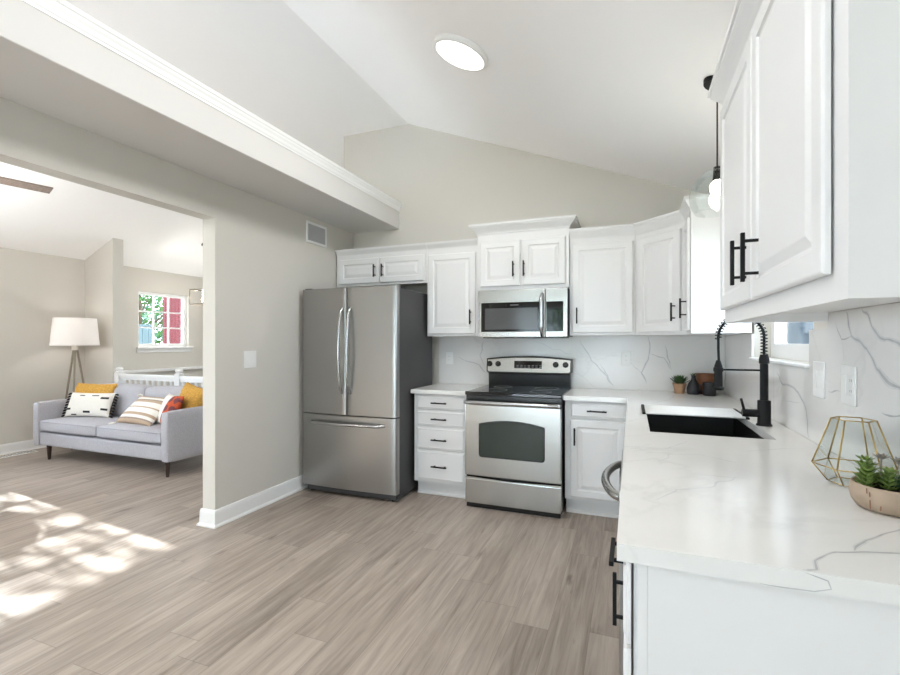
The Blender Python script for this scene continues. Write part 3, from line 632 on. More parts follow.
# ---------------------------------------------------------------- range
XL, XR, YF = -1.2425, -0.4835, 3.500; XM = (XL + XR) / 2
t = thing('range', 'stainless steel electric range with black glass cooktop', 'range', (XM, 3.86, 0))
b = MB(); b.box(XL + 0.004, XR - 0.004, YF + 0.045, 4.215, 0.03, 0.893); b.build('body', 'blackp', t, world=True)
b = MB(); b.box(XL - 0.004, XR + 0.004, YF + 0.018, 4.16, 0.895, 0.924, bev=0.006, seg=2); ck = b.build('cooktop', 'blackg', t, world=True)
for (x, y, r) in ((XM - 0.19, 3.70, 0.105), (XM + 0.19, 3.70, 0.085), (XM - 0.19, 3.98, 0.08), (XM + 0.19, 3.98, 0.10)):
    b = MB(); b.tube([(x + r * math.cos(a * PI / 20), y + r * math.sin(a * PI / 20), 0.9243) for a in range(40)], 0.0009, 4, closed=True)
    h_ = b.build('burner_ring', 'slot', ck)
    for v in h_.data.vertices: v.co -= t.location
b = MB(); b.box(XL + 0.006, XR - 0.006, YF + 0.022, YF + 0.046, 0.832, 0.894); b.build('vent_trim', 'blackp', t, world=True)
# oven door with arched window
def arch_pts(x0, x1, z0, z1, rise, r=0.025, n=12):
    p = []
    for (cx_, cz_, a0) in ((x1 - r, z0 + r, -PI / 2),):
        p += [(cx_ + r * math.cos(a0 + k * PI / 12), cz_ + r * math.sin(a0 + k * PI / 12)) for k in range(7)]
    for k in range(n + 1):
        u = k / n; x = x1 + (x0 - x1) * u; p.append((x, z1 + rise * (1 - (2 * u - 1) ** 2)))
    p += [(x0 + r + r * math.cos(PI + k * PI / 12), z0 + r + r * math.sin(PI + k * PI / 12)) for k in range(7)]
    return p
b = MB(); b.box(XL + 0.003, XR - 0.003, YF, YF + 0.045, 0.262, 0.826, bev=0.007, seg=2); dr = b.build('oven_door', 'steelh', t, world=True)
b = MB(); b.prism(arch_pts(XM - 0.262, XM + 0.258, 0.412, 0.676, 0.034), 'y', YF - 0.0015, YF + 0.004); rim = b.build('window_rim', 'blackp', dr)
b2 = MB(); b2.prism(arch_pts(XM - 0.252, XM + 0.248, 0.422, 0.668, 0.032), 'y', YF - 0.003, YF + 0.002); win = b2.build('oven_window', 'oven', dr)
b3 = MB(); n = 16
P = [(XL + 0.018 + (XR - XL - 0.036) * k / n, YF - 0.052 if 0 < k < n else YF - 0.03, 0.846) for k in range(n + 1)]
b3.tube(P, 0.0155, 12)
for x in (XL + 0.02, XR - 0.02): b3.box(x - 0.014, x + 0.014, YF - 0.045, YF + 0.03, 0.832, 0.860, bev=0.004)
hh = b3.build('handle', 'chrome', dr)
for o in (rim, win, hh):
    for v in o.data.vertices: v.co -= t.location
b = MB(); b.box(XL + 0.003, XR - 0.003, YF + 0.004, YF + 0.045, 0.042, 0.236, bev=0.006, seg=2); b.prism([(XL + 0.003, 0.25), (XM, 0.238), (XR - 0.003, 0.25), (XR - 0.003, 0.228), (XL + 0.003, 0.228)], 'y', YF + 0.006, YF + 0.012); b.build('storage_drawer', 'steelh', t, world=True)
b = MB(); b.box(XL + 0.01, XR - 0.01, YF + 0.02, YF + 0.05, 0.005, 0.042); b.box(XL + 0.004, XR - 0.004, YF + 0.03, YF + 0.046, 0.23, 0.266); b.build('plinth', 'blackp', t, world=True)
# backguard
GY = 4.115
b = MB(); b.prism([(GY + 0.02, 0.922), (GY + 0.012, 1.03), (GY - 0.01, 1.04), (GY + 0.012, 1.168), (4.205, 1.168), (4.205, 0.90), (GY + 0.02, 0.90)], 'x', XL + 0.012, XR - 0.012); bgd = b.build('backguard', 'blackp', t, world=True)
def gp(p, l=0.0):   # point on the tilted console face: (x, z)
    x, z = p; k = (z - 1.04) / 0.128; return (x, GY - 0.01 + 0.022 * k - l, z)
b = MB()
con = []
n = 14
for k in range(n + 1): u = k / n; con.append((XR + 0.002 - (XR - XL + 0.004) * u, 1.168 + 0.024 * (1 - (2 * u - 1) ** 2)))
con = [(XL + 0.0, 1.052), (XL + 0.012, 1.040), (XR - 0.012, 1.040), (XR, 1.052)] + con
A = [b.bm.verts.new(gp(p, 0.006)) for p in con]; Bv = [b.bm.verts.new((p[0], 4.20, p[1])) for p in con]
b.face(A); b.face(Bv[::-1]); b.bridge(A, Bv, 0, False)
cf = b.build('console_rim', 'blackp', bgd)
b = MB(); con2 = [(XM + (x - XM) * 0.972, 1.104 + (z - 1.104) * 0.84) for x, z in con]
A = [b.bm.verts.new(gp(p, 0.0085)) for p in con2]; Bv = [b.bm.verts.new(gp(p, 0.004)) for p in con2]; b.face(A); b.face(Bv[::-1]); b.bridge(A, Bv, 0, False)
cp = b.build('control_panel', 'steelh', bgd)
b = MB(); A = [b.bm.verts.new(gp(p, 0.0105)) for p in ((XM - 0.122, 1.084), (XM + 0.126, 1.084), (XM + 0.126, 1.150), (XM - 0.122, 1.150))]; Bv = [b.bm.verts.new(gp(p, 0.007)) for p in ((XM - 0.122, 1.084), (XM + 0.126, 1.084), (XM + 0.126, 1.150), (XM - 0.122, 1.150))]; b.face(A); b.face(Bv[::-1]); b.bridge(A, Bv, 0, False)
for i in range(7):
    for j in range(2):
        x = XM - 0.10 + i * 0.034; z = 1.092 + j * 0.014; q = [gp(p, 0.0112) for p in ((x, z), (x + 0.02, z), (x + 0.02, z + 0.006), (x, z + 0.006))]; b.poly(q, 1)
ds = b.build('display', ['blackg', 'slot'], bgd, recalc=False)
kn = []
for x in (XM - 0.352, XM - 0.272, XM + 0.246, XM + 0.330):
    b = MB(); c0 = Vector(gp((x, 1.120), 0.008)); ax = Vector((0, -1, 0.17)).normalized()
    b.cyl(c0, c0 + ax * 0.008, 0.026, 0.025, 20); b.cyl(c0 + ax * 0.008, c0 + ax * 0.03, 0.020, 0.017, 20); kn.append(b.build('knob', 'blackp', bgd))
for o in [cf, cp, ds] + kn:
    for v in o.data.vertices: v.co -= t.location

# ---------------------------------------------------------------- microwave
XL, XR, YF, Z0, Z1 = -1.237, -0.482, 3.845, 1.352, 1.762
t = thing('microwave', 'stainless over-the-range microwave with black window', 'microwave', ((XL + XR) / 2, 4.0, Z0))
b = MB(); b.box(XL + 0.004, XR - 0.004, YF + 0.03, BW - 0.018, Z0 + 0.012, Z1 - 0.002); b.box(XL + 0.03, XR - 0.03, YF + 0.03, 4.18, Z0, Z0 + 0.014); b.build('body', 'blackp', t, world=True)
DX = -0.664
b = MB(); b.box(XL, DX, YF, YF + 0.032, Z0 + 0.008, Z1, bev=0.005, seg=2); dr = b.build('door', 'steelh', t, world=True)
b = MB(); b.box(XL + 0.024, DX - 0.026, YF - 0.003, YF + 0.006, 1.405, 1.655, bev=0.003); w1 = b.build('door_glass', 'blackg', dr)
b = MB(); b.box(XL + 0.058, DX - 0.060, YF - 0.0042, YF, 1.425, 1.606); w2 = b.build('window_mesh', 'mwmesh', dr)
b = MB(); n = 14; xh = DX - 0.024
P = [(xh, YF - 0.012 - 0.038 * min(1, math.sin(PI * k / n) * 2.2) if 0 < k < n else YF + 0.002, 1.372 + (1.716 - 1.372) * k / n) for k in range(n + 1)]; b.tube(P, 0.0145, 12); w3 = b.build('handle', 'chrome', dr)
b = MB(); b.box(-0.955, -0.885, YF - 0.0038, YF - 0.002, 1.628, 1.635); w4 = b.build('logo_strip', 'slot', dr)
b = MB(); b.box(DX + 0.003, XR, YF, YF + 0.032, Z0 + 0.008, Z1, bev=0.005, seg=2); pn = b.build('control_panel', 'steelh', t, world=True)
b = MB(); b.box(DX + 0.010, XR - 0.034, YF - 0.002, YF + 0.004, 1.405, 1.652, bev=0.001); w5 = b.build('touch_panel', 'blackg', pn)
for o in (w1, w2, w3, w4, w5):
    for v in o.data.vertices: v.co -= t.location

# ---------------------------------------------------------------- dishwasher (front faces -X)
DY0, DY1 = 1.490, 2.100
t = thing('dishwasher', 'stainless dishwasher with bowed bar handle under the counter', 'dishwasher', (0.3, (DY0 + DY1) / 2, 0))
b = MB(); b.box(0.02, 0.66, DY0, DY1, 0.10, 0.868); b.box(0.07, 0.3, DY0 + 0.01, DY1 - 0.01, 0, 0.10); b.build('tub', 'dark', t, world=True)
b = MB(); b.box(-0.036, 0.02, DY0 + 0.004, DY1 - 0.004, 0.115, 0.868, bev=0.006, seg=2); dr = b.build('door', 'steel', t, world=True)
b = MB(); n = 18; P = [(-0.036 - 0.054 * math.sin(PI * k / n) ** 0.7 if 0 < k < n else -0.030, 1.585 + (2.03 - 1.585) * k / n, 0.822) for k in range(n + 1)]; b.tube(P, 0.0145, 12)
h_ = b.build('handle', 'chrome', dr)
for v in h_.data.vertices: v.co -= t.location

# ---------------------------------------------------------------- outlets, switch, vents
def plate(label, axis, p, u0, u1, z0, z1, kinds, group=None, name='outlet', cat='outlet'):
    t = thing(name, label, cat, {'y': ((u0 + u1) / 2, p, (z0 + z1) / 2), 'x+': (p, (u0 + u1) / 2, (z0 + z1) / 2), 'x-': (p, (u0 + u1) / 2, (z0 + z1) / 2)}[axis], {'y': 0, 'x-': -PI / 2, 'x+': PI / 2}[axis], group)
    w, h = u1 - u0, z1 - z0
    b = MB(); b.box(-w / 2, w / 2, -0.005, 0.0, -h / 2, h / 2, bev=0.002); b.build('cover_plate', 'plate', t)
    g = w / len(kinds)
    for i, k in enumerate(kinds):
        x = -w / 2 + g * (i + 0.5)
        b = MB(); b.box(x - 0.0165, x + 0.0165, -0.0068, -0.004, -0.034, 0.034, bev=0.001)
        if k == 'o':
            for zz in (-0.018, 0.018):
                for dx in (-0.006, 0.006): b.box(x + dx - 0.001, x + dx + 0.001, -0.0072, -0.0065, zz - 0.004, zz + 0.004, 1)
        b.build('receptacle' if k == 'o' else 'rocker', ['plate', 'slot'], t)
BS = BW - 0.0165
plate('white outlet on the backsplash left of the range', 'y', BS, -1.692, -1.618, 1.103, 1.221, 'o')
plate('white outlet on the backsplash right of the range, beside a grey vein', 'y', BS, -0.079, -0.009, 1.124, 1.242, 'o')
plate('white cover plate on the window wall just below the sink window sill', 'x-', 0.6895, 2.176, 2.292, 1.103, 1.243, 'ss', name='switch_plate', cat='switch')
plate('white outlet plate on the window wall nearest the glass terrarium', 'x-', 0.6895, 1.907, 2.023, 1.107, 1.240, 'so')
plate('white double light switch on the greige wall left of the refrigerator', 'x+', LW + 0.0005, 2.736, 2.861, 1.118, 1.250, 'ss', name='light_switch', cat='switch')
t = thing('air_vent', 'white framed wall air vent high above the refrigerator', 'vent', (LW + 0.0005, 3.612, 2.33), PI / 2)
b = MB(); w, h = 0.150, 0.098
for (x0, x1, z0, z1) in ((-w, w, h - 0.022, h), (-w, w, -h, -h + 0.022), (-w, -w + 0.022, -h + 0.022, h - 0.022), (w - 0.022, w, -h + 0.022, h - 0.022)): b.box(x0, x1, -0.012, 0, z0, z1, bev=0.002)
b.build('frame', 'trim', t)
b = MB(); b.box(-w + 0.022, w - 0.022, -0.002, 0, -h + 0.022, h - 0.022)
for k in range(16): x = -w + 0.03 + k * 0.0158; b.box(x, x + 0.010, -0.010, -0.002, -h + 0.022, h - 0.022)
b.build('louvres', 'vent', t)
t = thing('floor_register', 'white floor register by the far living room baseboard', 'vent', (-6.70, 3.30, 0))
b = MB(); b.box(-6.745, -6.64, 3.02, 3.40, 0.0, 0.008, bev=0.002); b.build('frame', 'plate', t, world=True)
b = MB()
for k in range(11): b.box(-6.73, -6.655, 3.04 + k * 0.032, 3.055 + k * 0.032, 0.0081, 0.0095)
b.build('slots', 'slot', t, world=True)

# ---------------------------------------------------------------- ceiling fixtures
def disc_light(label, x, y, energy):
    t = thing('ceiling_light', label, 'ceiling light', (x, y, ceil_z(x)), 0, 'round flush ceiling lights'); t.rotation_euler = (0, math.atan(SL) if x > RIDGE else 0, 0)
    b = MB(); b.lathe([(0.0, -0.001), (0.172, -0.001), (0.175, -0.006), (0.175, -0.026), (0.168, -0.032), (0.155, -0.032), (0.155, -0.02), (0, -0.02)], n=48); b.build('housing', 'plate', t)
    b = MB(); b.lathe([(0.0, -0.034), (0.12, -0.033), (0.154, -0.029), (0.154, -0.021), (0, -0.021)], n=48); b.build('diffuser', 'disc', t)
    l = bpy.data.lights.new('disc_lamp', 'AREA'); l.shape = 'DISK'; l.size = 0.30; l.energy = energy; l.color = (0.985, 1.0, 0.985)
    o = bpy.data.objects.new('disc_lamp', l); C.objects.link(o); o.parent = t; o.location = (0, 0, -0.037)
disc_light('round lit flush light on the sloped kitchen ceiling above the range side', -0.965, 2.664, 8)
disc_light('added round fill light on the sloped ceiling above the camera, out of frame', -0.80, 1.25, 11)  # added out of view to brighten the lower cabinet fronts
disc_light('added round fill light at the rear of the kitchen ceiling, out of frame', -0.90, -1.7, 8)  # added behind the camera as general kitchen fill
disc_light('added rear fill light on the flat living room ceiling, out of frame', -4.05, -0.9, 13)  # added to throw fill through the opening onto the lower cabinets
disc_light('added fill light on the flat living room ceiling nearer the sofa, out of frame', -4.05, 0.55, 13)  # second added living room fill, also aimed through the opening
t = thing('pendant_light', 'clear glass dome pendant on black cord over the sink', 'pendant lamp', (0.385, 2.56, 0))
px, py = 0.385, 2.56; cz = ceil_z(px)
b = MB(); b.cyl((px, py, cz - 0.003), (px - 0.007, py, cz - 0.022), 0.062, 0.055, 28); b.build('canopy', 'black', t, world=True)
b = MB(); b.tube([(px, py, cz - 0.02), (px, py, 2.165)], 0.0035, 8); b.build('cord', 'black', t, world=True)
b = MB(); b.cyl((px, py, 2.165), (px, py, 2.10), 0.016, 0.02, 16); b.build('socket', 'black', t, world=True)
b = MB(); b.lathe([(0.018, 2.150), (0.05, 2.144), (0.085, 2.120), (0.112, 2.08), (0.122, 2.035), (0.116, 1.985), (0.095, 1.945)], (px, py, 0), 40); b.build('glass_shade', 'glass', t, world=True)
b = MB(); b.sphere((px, py, 2.065), 0.032, scale=(1, 1, 1.2)); b.build('bulb', 'bulb', t, world=True)
l = bpy.data.lights.new('pendant_lamp', 'POINT'); l.energy = 4.5; l.shadow_soft_size = 0.04; l.color = (1, 0.95, 0.88)
o = bpy.data.objects.new('pendant_lamp', l); C.objects.link(o); o.parent = t; o.location = (0, 0, 2.055)

# ---------------------------------------------------------------- counter objects
t = thing('glass_terrarium', 'faceted glass terrarium with brass edges on the quartz counter', 'terrarium', (0.590, 1.655, CT1))
def hexr(r, z, a0): return [Vector((r * math.cos(a0 + k * PI / 3), r * math.sin(a0 + k * PI / 3), z)) for k in range(6)]
a0 = 2.95
Hb, Hm, Ht = hexr(0.058, 0.004, a0), hexr(0.094, 0.052, a0), hexr(0.050, 0.186, a0)
b = MB(); vb = [b.bm.verts.new(p) for p in Hb]; vm = [b.bm.verts.new(p) for p in Hm]; vt = [b.bm.verts.new(p) for p in Ht]
b.face(vb[::-1]); b.bridge(vb, vm, 0, False); b.bridge(vm, vt, 0, False); b.build('glass_panels', 'glass', t)
b = MB()
for H, r in ((Hb, 0.0016), (Hm, 0.0019), (Ht, 0.0016)):
    for k in range(6): b.tube([H[k], H[(k + 1) % 6]], r, 6)
for k in range(6): b.tube([Hb[k], Hm[k]], 0.0019, 6); b.tube([Hm[k], Ht[k]], 0.0022, 6)
b.build('brass_frame', 'brass', t)
t = thing('succulent_bowl', 'round pale clay bowl of mixed succulents at the counter edge', 'potted plant', (0.589, 1.440, CT1))
b = MB(); b.lathe([(0, 0.0), (0.058, 0.0), (0.068, 0.004), (0.077, 0.018), (0.081, 0.036), (0.079, 0.056), (0.076, 0.062), (0.072, 0.060), (0.074, 0.040), (0.0, 0.038)], n=48)
for a_, z0, z1 in ((3.72, 0.03, 0.058), (3.80, 0.01, 0.05), (4.05, 0.012, 0.03)):
    q = []
    for (da, z) in ((0, z0), (0.035, z0), (0.04, z1), (0.008, z1)):
        r = 0.0815 - 0.001 * 0 + 0.0004; r = {True: r}.get(True); rr = 0.0816 if z > 0.03 else 0.0780
        q.append((rr * math.cos(a_ + da), rr * math.sin(a_ + da), z))
    b.poly(q, 1)
b.build('bowl', ['terra', 'rust'], t, recalc=False)
b = MB(); b.lathe([(0, 0.050), (0.05, 0.052), (0.0735, 0.050), (0.0735, 0.041), (0, 0.041)], n=32); b.build('soil', 'soil', t)
def leafb(b, base_, dirv, L, w, m=0, thick=0.35, curl=0.3):
    d = Vector(dirv).normalized(); up = Vector((0, 0, 1)); s = d.cross(up); s = s.normalized() if s.length > 1e-4 else Vector((1, 0, 0)); n = s.cross(d)
    prev = None
    for k, (u, ww) in enumerate(((0, 0.45), (0.3, 0.9), (0.6, 1.0), (0.85, 0.6), (1.0, 0.05))):
        c = Vector(base_) + d * L * u + up * (curl * L * u * u)
        cur = [b.bm.verts.new(c + s * w / 2 * ww), b.bm.verts.new(c + n * w * thick * ww * 0.4), b.bm.verts.new(c - s * w / 2 * ww), b.bm.verts.new(c - n * w * thick * ww * 0.6)]
        if prev: b.bridge(prev, cur, m, True)
        else: b.face(cur[::-1], m)
        prev = cur
    b.face(prev, m)
def rosette(b, c, R, n, tilt0=0.15, tilt1=1.2, w=0.35, m=0, rnd=random):
    for k in range(n):
        u = k / n; a = k * 2.39996; e = tilt0 + (tilt1 - tilt0) * u; L = R * (1 - 0.45 * u)
        leafb(b, c, (math.cos(a) * math.cos(e), math.sin(a) * math.cos(e), math.sin(e)), L, R * w, m)
rr = random.Random(5)
b = MB()
for (x, y, h) in ((-0.056, 0.0, 0.075), (-0.040, 0.02, 0.055), (-0.058, -0.022, 0.05), (-0.02, -0.03, 0.052)):
    b.tube([(x, y, 0.045), (x + 0.004, y, 0.045 + h * 0.9)], 0.003, 6)
    for k in range(5): rosette(b, (x + 0.004 * k / 5, y, 0.055 + h * k / 5), 0.022 + 0.004 * (k % 2), 7, 0.1, 0.7, 0.42)
b.build('jade_succulent', 'leafl', t)
for (x, y, R, m_) in ((0.012, -0.012, 0.040, 'leafd'), (0.035, -0.040, 0.036, 'leafd'), (0.038, 0.025, 0.034, 'leafd'), (-0.01, 0.035, 0.034, 'leafl')):
    b = MB(); rosette(b, (x, y, 0.052), R, 22, 0.2, 1.35, 0.34); b.build('rosette_succulent', m_, t)
b = MB()
for (x, y, h) in ((-0.012, 0.03, 0.075), (0.018, 0.02, 0.07), (0.03, 0.035, 0.06)):
    b.tube([(x, y, 0.048), (x + 0.003, y, 0.045 + h)], 0.002, 6); rosette(b, (x + 0.003, y, 0.04 + h), 0.02, 9, 0.2, 1.1, 0.4)
b.build('grey_sprig', 'leafp', t)
# far corner group
t = thing('potted_succulent', 'small green succulent in a tan pot in the back counter corner', 'potted plant', (0.352, 4.080, CT1))
b = MB(); b.lathe([(0, 0), (0.036, 0), (0.046, 0.065), (0.050, 0.066), (0.051, 0.08), (0.046, 0.08), (0.044, 0.07), (0, 0.07)], n=28); b.build('pot', 'potb', t)
b = MB(); rosette(b, (0, 0, 0.074), 0.085, 26, 0.15, 1.3, 0.28); rosette(b, (0, 0, 0.095), 0.06, 16, 0.4, 1.4, 0.3); b.build('leaves', 'leafg', t)
t = thing('bottle_vase', 'small black bottle vase beside the tan-potted succulent', 'vase', (0.448, 4.050, CT1))
b = MB(); b.lathe([(0, 0), (0.042, 0), (0.048, 0.012), (0.047, 0.05), (0.036, 0.085), (0.018, 0.11), (0.015, 0.135), (0.019, 0.145), (0.013, 0.145), (0.011, 0.11), (0, 0.09)], n=28); b.build('bottle', 'bglaze', t)
b = MB(); rosette(b, (0, 0, 0.140), 0.035, 9, 0.2, 1.2, 0.3); b.build('sprig', 'leafg', t)
b = MB(); b.lathe([(0, 0), (0.06, 0), (0.068, 0.02), (0.072, 0.14), (0.074, 0.158), (0.068, 0.158), (0.064, 0.03), (0, 0.02)], (0.545, 4.115, CT1), 32); tag(b.build('wooden_canister', 'wood'), 'brown wooden canister behind the dark cup in the counter corner', 'canister')
b = MB(); b.lathe([(0, 0), (0.040, 0), (0.045, 0.008), (0.046, 0.100), (0.042, 0.100), (0.040, 0.012), (0, 0.01)], (0.548, 3.985, CT1), 28)
b.tube([(0.548 - 0.045 + 0.0, 3.985, CT1 + 0.08), (0.548 - 0.066, 3.985, CT1 + 0.074), (0.548 - 0.068, 3.985, CT1 + 0.04), (0.548 - 0.045, 3.985, CT1 + 0.028)], 0.005, 8)
tag(b.build('mug', 'bglaze'), 'dark charcoal mug in front of the brown canister', 'mug')

# ---------------------------------------------------------------- living room
def soft_box(b, x0, x1, y0, y1, z0, z1, bev, bulge=0.0, m=0, n=8):
    """upholstered block: subdivided, bevelled, slightly crowned"""
    c = Vector(((x0 + x1) / 2, (y0 + y1) / 2, (z0 + z1) / 2)); h = Vector(((x1 - x0) / 2, (y1 - y0) / 2, (z1 - z0) / 2))
    V = {}; N = n + 1
    def vert(i, j, k):
        if (i, j, k) not in V:
            u = Vector((2 * i / N - 1, 2 * j / N - 1, 2 * k / N - 1)); p = Vector((u.x * h.x, u.y * h.y, u.z * h.z))
            q = Vector([max(-(h[a] - bev), min(h[a] - bev, p[a])) for a in range(3)]); d = p - q
            if d.length > 1e-6: d = d.normalized() * bev
            off = Vector((0, 0, 0))
            for a in range(3):
                if abs(abs(u[a]) - 1) < 1e-3: off[a] = math.copysign(bulge, u[a]) * (1 - u[(a + 1) % 3] ** 2) * (1 - u[(a + 2) % 3] ** 2)
            V[(i, j, k)] = b.bm.verts.new(c + q + d + off)
        return V[(i, j, k)]
    for i in range(N):
        for j in range(N):
            for s0 in (0, N):
                b.face((vert(i, j, s0), vert(i + 1, j, s0), vert(i + 1, j + 1, s0), vert(i, j + 1, s0)), m, True)
                b.face((vert(i, s0, j), vert(i + 1, s0, j), vert(i + 1, s0, j + 1), vert(i, s0, j + 1)), m, True)
                b.face((vert(s0, i, j), vert(s0, i + 1, j), vert(s0, i + 1, j + 1), vert(s0, i, j + 1)), m, True)
SX, SYF = -5.195, 3.165
t = thing('sofa', 'light grey tweed two-seat sofa with slim arms and dark legs', 'sofa', (SX, 3.56, 0))
XA, XB = -6.300, -4.145
b = MB(); soft_box(b, XA + 0.105, XB - 0.105, SYF + 0.012, 3.90, 0.160, 0.312, 0.02); b.build('base', 'sofa', t, world=True)
for x0 in (XA, XB - 0.108):
    b = MB(); soft_box(b, x0, x0 + 0.108, SYF, 3.93, 0.150, 0.640, 0.028, 0.004); b.build('arm', 'sofa', t, world=True)
mid = (XA + XB) / 2
for (x0, x1) in ((XA + 0.112, mid - 0.003), (mid + 0.003, XB - 0.112)):
    b = MB(); soft_box(b, x0, x1, SYF + 0.006, 3.70, 0.318, 0.446, 0.03, 0.012); cu = b.build('seat_cushion', 'sofa', t, world=True)
    b = MB()
    for zz in (0.336, 0.428): b.tube([(x0 + 0.03, SYF + 0.0, zz), (x1 - 0.03, SYF + 0.0, zz)], 0.004, 6)
    pp = b.build('piping', 'seam', cu)
    for v in pp.data.vertices: v.co -= t.location
b = MB(); soft_box(b, XA + 0.105, XB - 0.105, 3.84, 3.95, 0.16, 0.785, 0.03); b.build('back_frame', 'sofa', t, world=True)
for (x0, x1) in ((XA + 0.112, mid - 0.004), (mid + 0.004, XB - 0.112)):
    b = MB(); soft_box(b, x0, x1, 3.66, 3.86, 0.44, 0.800, 0.045, 0.02)
    for v in b.bm.verts: v.co.y += (v.co.z - 0.44) * 0.13 - 0.02
    b.build('back_cushion', 'sofa', t, world=True)
for (x, y) in ((-6.09, 3.22), (-4.22, 3.22), (-6.09, 3.86), (-4.22, 3.86)):
    b = MB(); b.cyl((x, y, 0.0), (x, y, 0.165), 0.014, 0.026, 12); b.build('leg', 'leg', t, world=True)
def pillow(name, label, loc, rot, w, h, T, mats, matfn, extra=None, fuzz=0.0, p=2.6):
    t = thing(name, label, 'pillow', loc); t.rotation_euler = rot
    b = MB(); nx, nz = 32, 24; grids = []
    for s in (1, -1):
        g = []
        for i in range(nx + 1):
            row = []
            for j in range(nz + 1):
                u, v = 2 * i / nx - 1, 2 * j / nz - 1
                k = ((1 - abs(u) ** p) * (1 - abs(v) ** p)) ** 0.5 if abs(u) < 1 and abs(v) < 1 else 0
                px_ = u * w / 2 * (1 - 0.05 * (1 - v * v)); pz_ = v * h / 2 * (1 - 0.06 * (1 - u * u))
                f = fuzz * noise.noise((u * 9, v * 9, s * 3.3)) * 2
                row.append((px_, -s * T / 2 * k - s * f * (k > 0) , pz_ + f * 0.5))
            g.append(row)
        grids.append(g)
    V0 = [[b.bm.verts.new(c) for c in row] for row in grids[0]]
    V1 = [[V0[i][j] if i in (0, nx) or j in (0, nz) else b.bm.verts.new(grids[1][i][j]) for j in range(nz + 1)] for i in range(nx + 1)]
    for V in (V0, V1):
        for i in range(nx):
            for j in range(nz): b.face((V[i][j], V[i + 1][j], V[i + 1][j + 1], V[i][j + 1]), matfn((i + .5) / nx, (j + .5) / nz), True)
    b.build('cover', mats, t, angle=80)
    if extra: extra(t, w, h)
    return t
def tassels(kind):
    def fn(t, w, h):
        if kind == 'sides':
            for s in (-1, 1):
                b = MB()
                for k in range(9):
                    z = -h / 2 + h * (k + 0.5) / 9; b.tube([(s * w / 2 * 0.97, 0, z), (s * (w / 2 + 0.018), 0, z - 0.004), (s * (w / 2 + 0.034), 0.0, z - 0.014)], [0.006, 0.012, 0.007], 6)
                b.box(s * w / 2 * 0.965 - 0.004, s * w / 2 * 0.965 + 0.004, -0.004, 0.004, -h / 2 * 0.95, h / 2 * 0.95)
                b.build('fringe', 'blackc', t)
        else:
            for sx in (-1, 1):
                for sz in (-1, 1):
                    b = MB(); p = Vector((sx * w / 2, 0, sz * h / 2)); b.tube([p, p + Vector((sx * 0.02, 0, sz * 0.012)), p + Vector((sx * 0.045, -0.005, sz * 0.02 - 0.012)), p + Vector((sx * 0.06, -0.01, sz * 0.02 - 0.03))], [0.005, 0.011, 0.014, 0.012], 7); b.build('tassel', 'cream', t)
    return fn
def dashes(u, v):
    rows = [(0.90, (0.35, 0.66, 0.92)), (0.72, (0.42, 0.84)), (0.28, (0.12, 0.88)), (0.14, (0.55,)), (0.05, (0.28, 0.9))]
    rows = [(0.86, (0.34, 0.64)), (0.74, (0.86,)), (0.30, (0.10, 0.90)), (0.17, (0.55,)), (0.07, (0.25,))]
    for z, xs_ in rows:
        if abs(v - z) < 0.032:
            for x in xs_:
                if abs(u - x) < 0.07: return 1
    return 0
pillow('throw_pillow', 'white lumbar pillow with short black dashes and black side fringe', (-5.83, 3.49, 0.592), (math.radians(-20), 0, math.radians(14)), 0.58, 0.29, 0.13, ['cream', 'blackc'], dashes, tassels('sides'))
pillow('throw_pillow', 'fuzzy mustard pillow behind the black-dashed white one', (-5.95, 3.60, 0.645), (math.radians(-14), 0, math.radians(12)), 0.56, 0.37, 0.14, ['must'], lambda u, v: 0, None, 0.006)
def stripes(u, v):
    k = (v * 4.5) % 1.0
    return 1 if k < 0.34 else (2 if 0.42 < k < 0.50 else 0)
pillow('throw_pillow', 'tan and cream striped pillow with corner tassels', (-4.88, 3.47, 0.580), (math.radians(-48), math.radians(0), math.radians(-4)), 0.58, 0.38, 0.15, ['cream', 'tan', 'taupe'], stripes, tassels('corners'))
def patch(u, v):
    if u < 0.58: return 0
    return 1 if math.sin(u * 26) + math.sin(v * 21) > -0.2 else 2
pillow('throw_pillow', 'white and rust-red patterned pillow leaning inside the right arm', (-4.555, 3.49, 0.60), (math.radians(-26), 0, math.radians(-18)), 0.40, 0.34, 0.13, ['cream', 'red', 'plum'], patch)
pillow('throw_pillow', 'plain fuzzy mustard pillow at the right end of the sofa', (-4.46, 3.67, 0.645), (math.radians(-14), math.radians(8), math.radians(-14)), 0.42, 0.42, 0.17, ['must'], lambda u, v: 0, None, 0.006)
# floor lamp
lx, ly = -6.50, 3.715
t = thing('floor_lamp', 'tripod floor lamp with white drum shade in the living room corner', 'floor lamp', (lx, ly, 0))
b = MB(); b.lathe([(0.248, 1.275), (0.218, 1.615), (0.216, 1.615), (0.246, 1.275), (0.248, 1.275)], (lx, ly, 0), 56); b.build('lamp_shade', 'shade', t, world=True)
b = MB(); b.cyl((lx, ly, 1.215), (lx, ly, 1.262), 0.036, n=20); b.cyl((lx, ly, 1.262), (lx, ly, 1.36), 0.014, n=12); b.build('hub', 'lampw', t, world=True)
for k in range(3):
    a = math.radians(201 + 120 * k) ; b = MB(); b.cyl((lx + 0.02 * math.cos(a), ly + 0.02 * math.sin(a), 1.225), (lx + 0.21 * math.cos(a), ly + 0.21 * math.sin(a), 0.0), 0.0125, 0.010, 12); b.build('leg', 'lampm', t, world=True)
b = MB(); b.sphere((lx, ly, 1.43), 0.03); b.build('bulb', 'bulbe', t, world=True)
l = bpy.data.lights.new('floor_lamp_bulb', 'POINT'); l.energy = 4.5; l.shadow_soft_size = 0.035; l.color = (0.97, 0.97, 1.0)
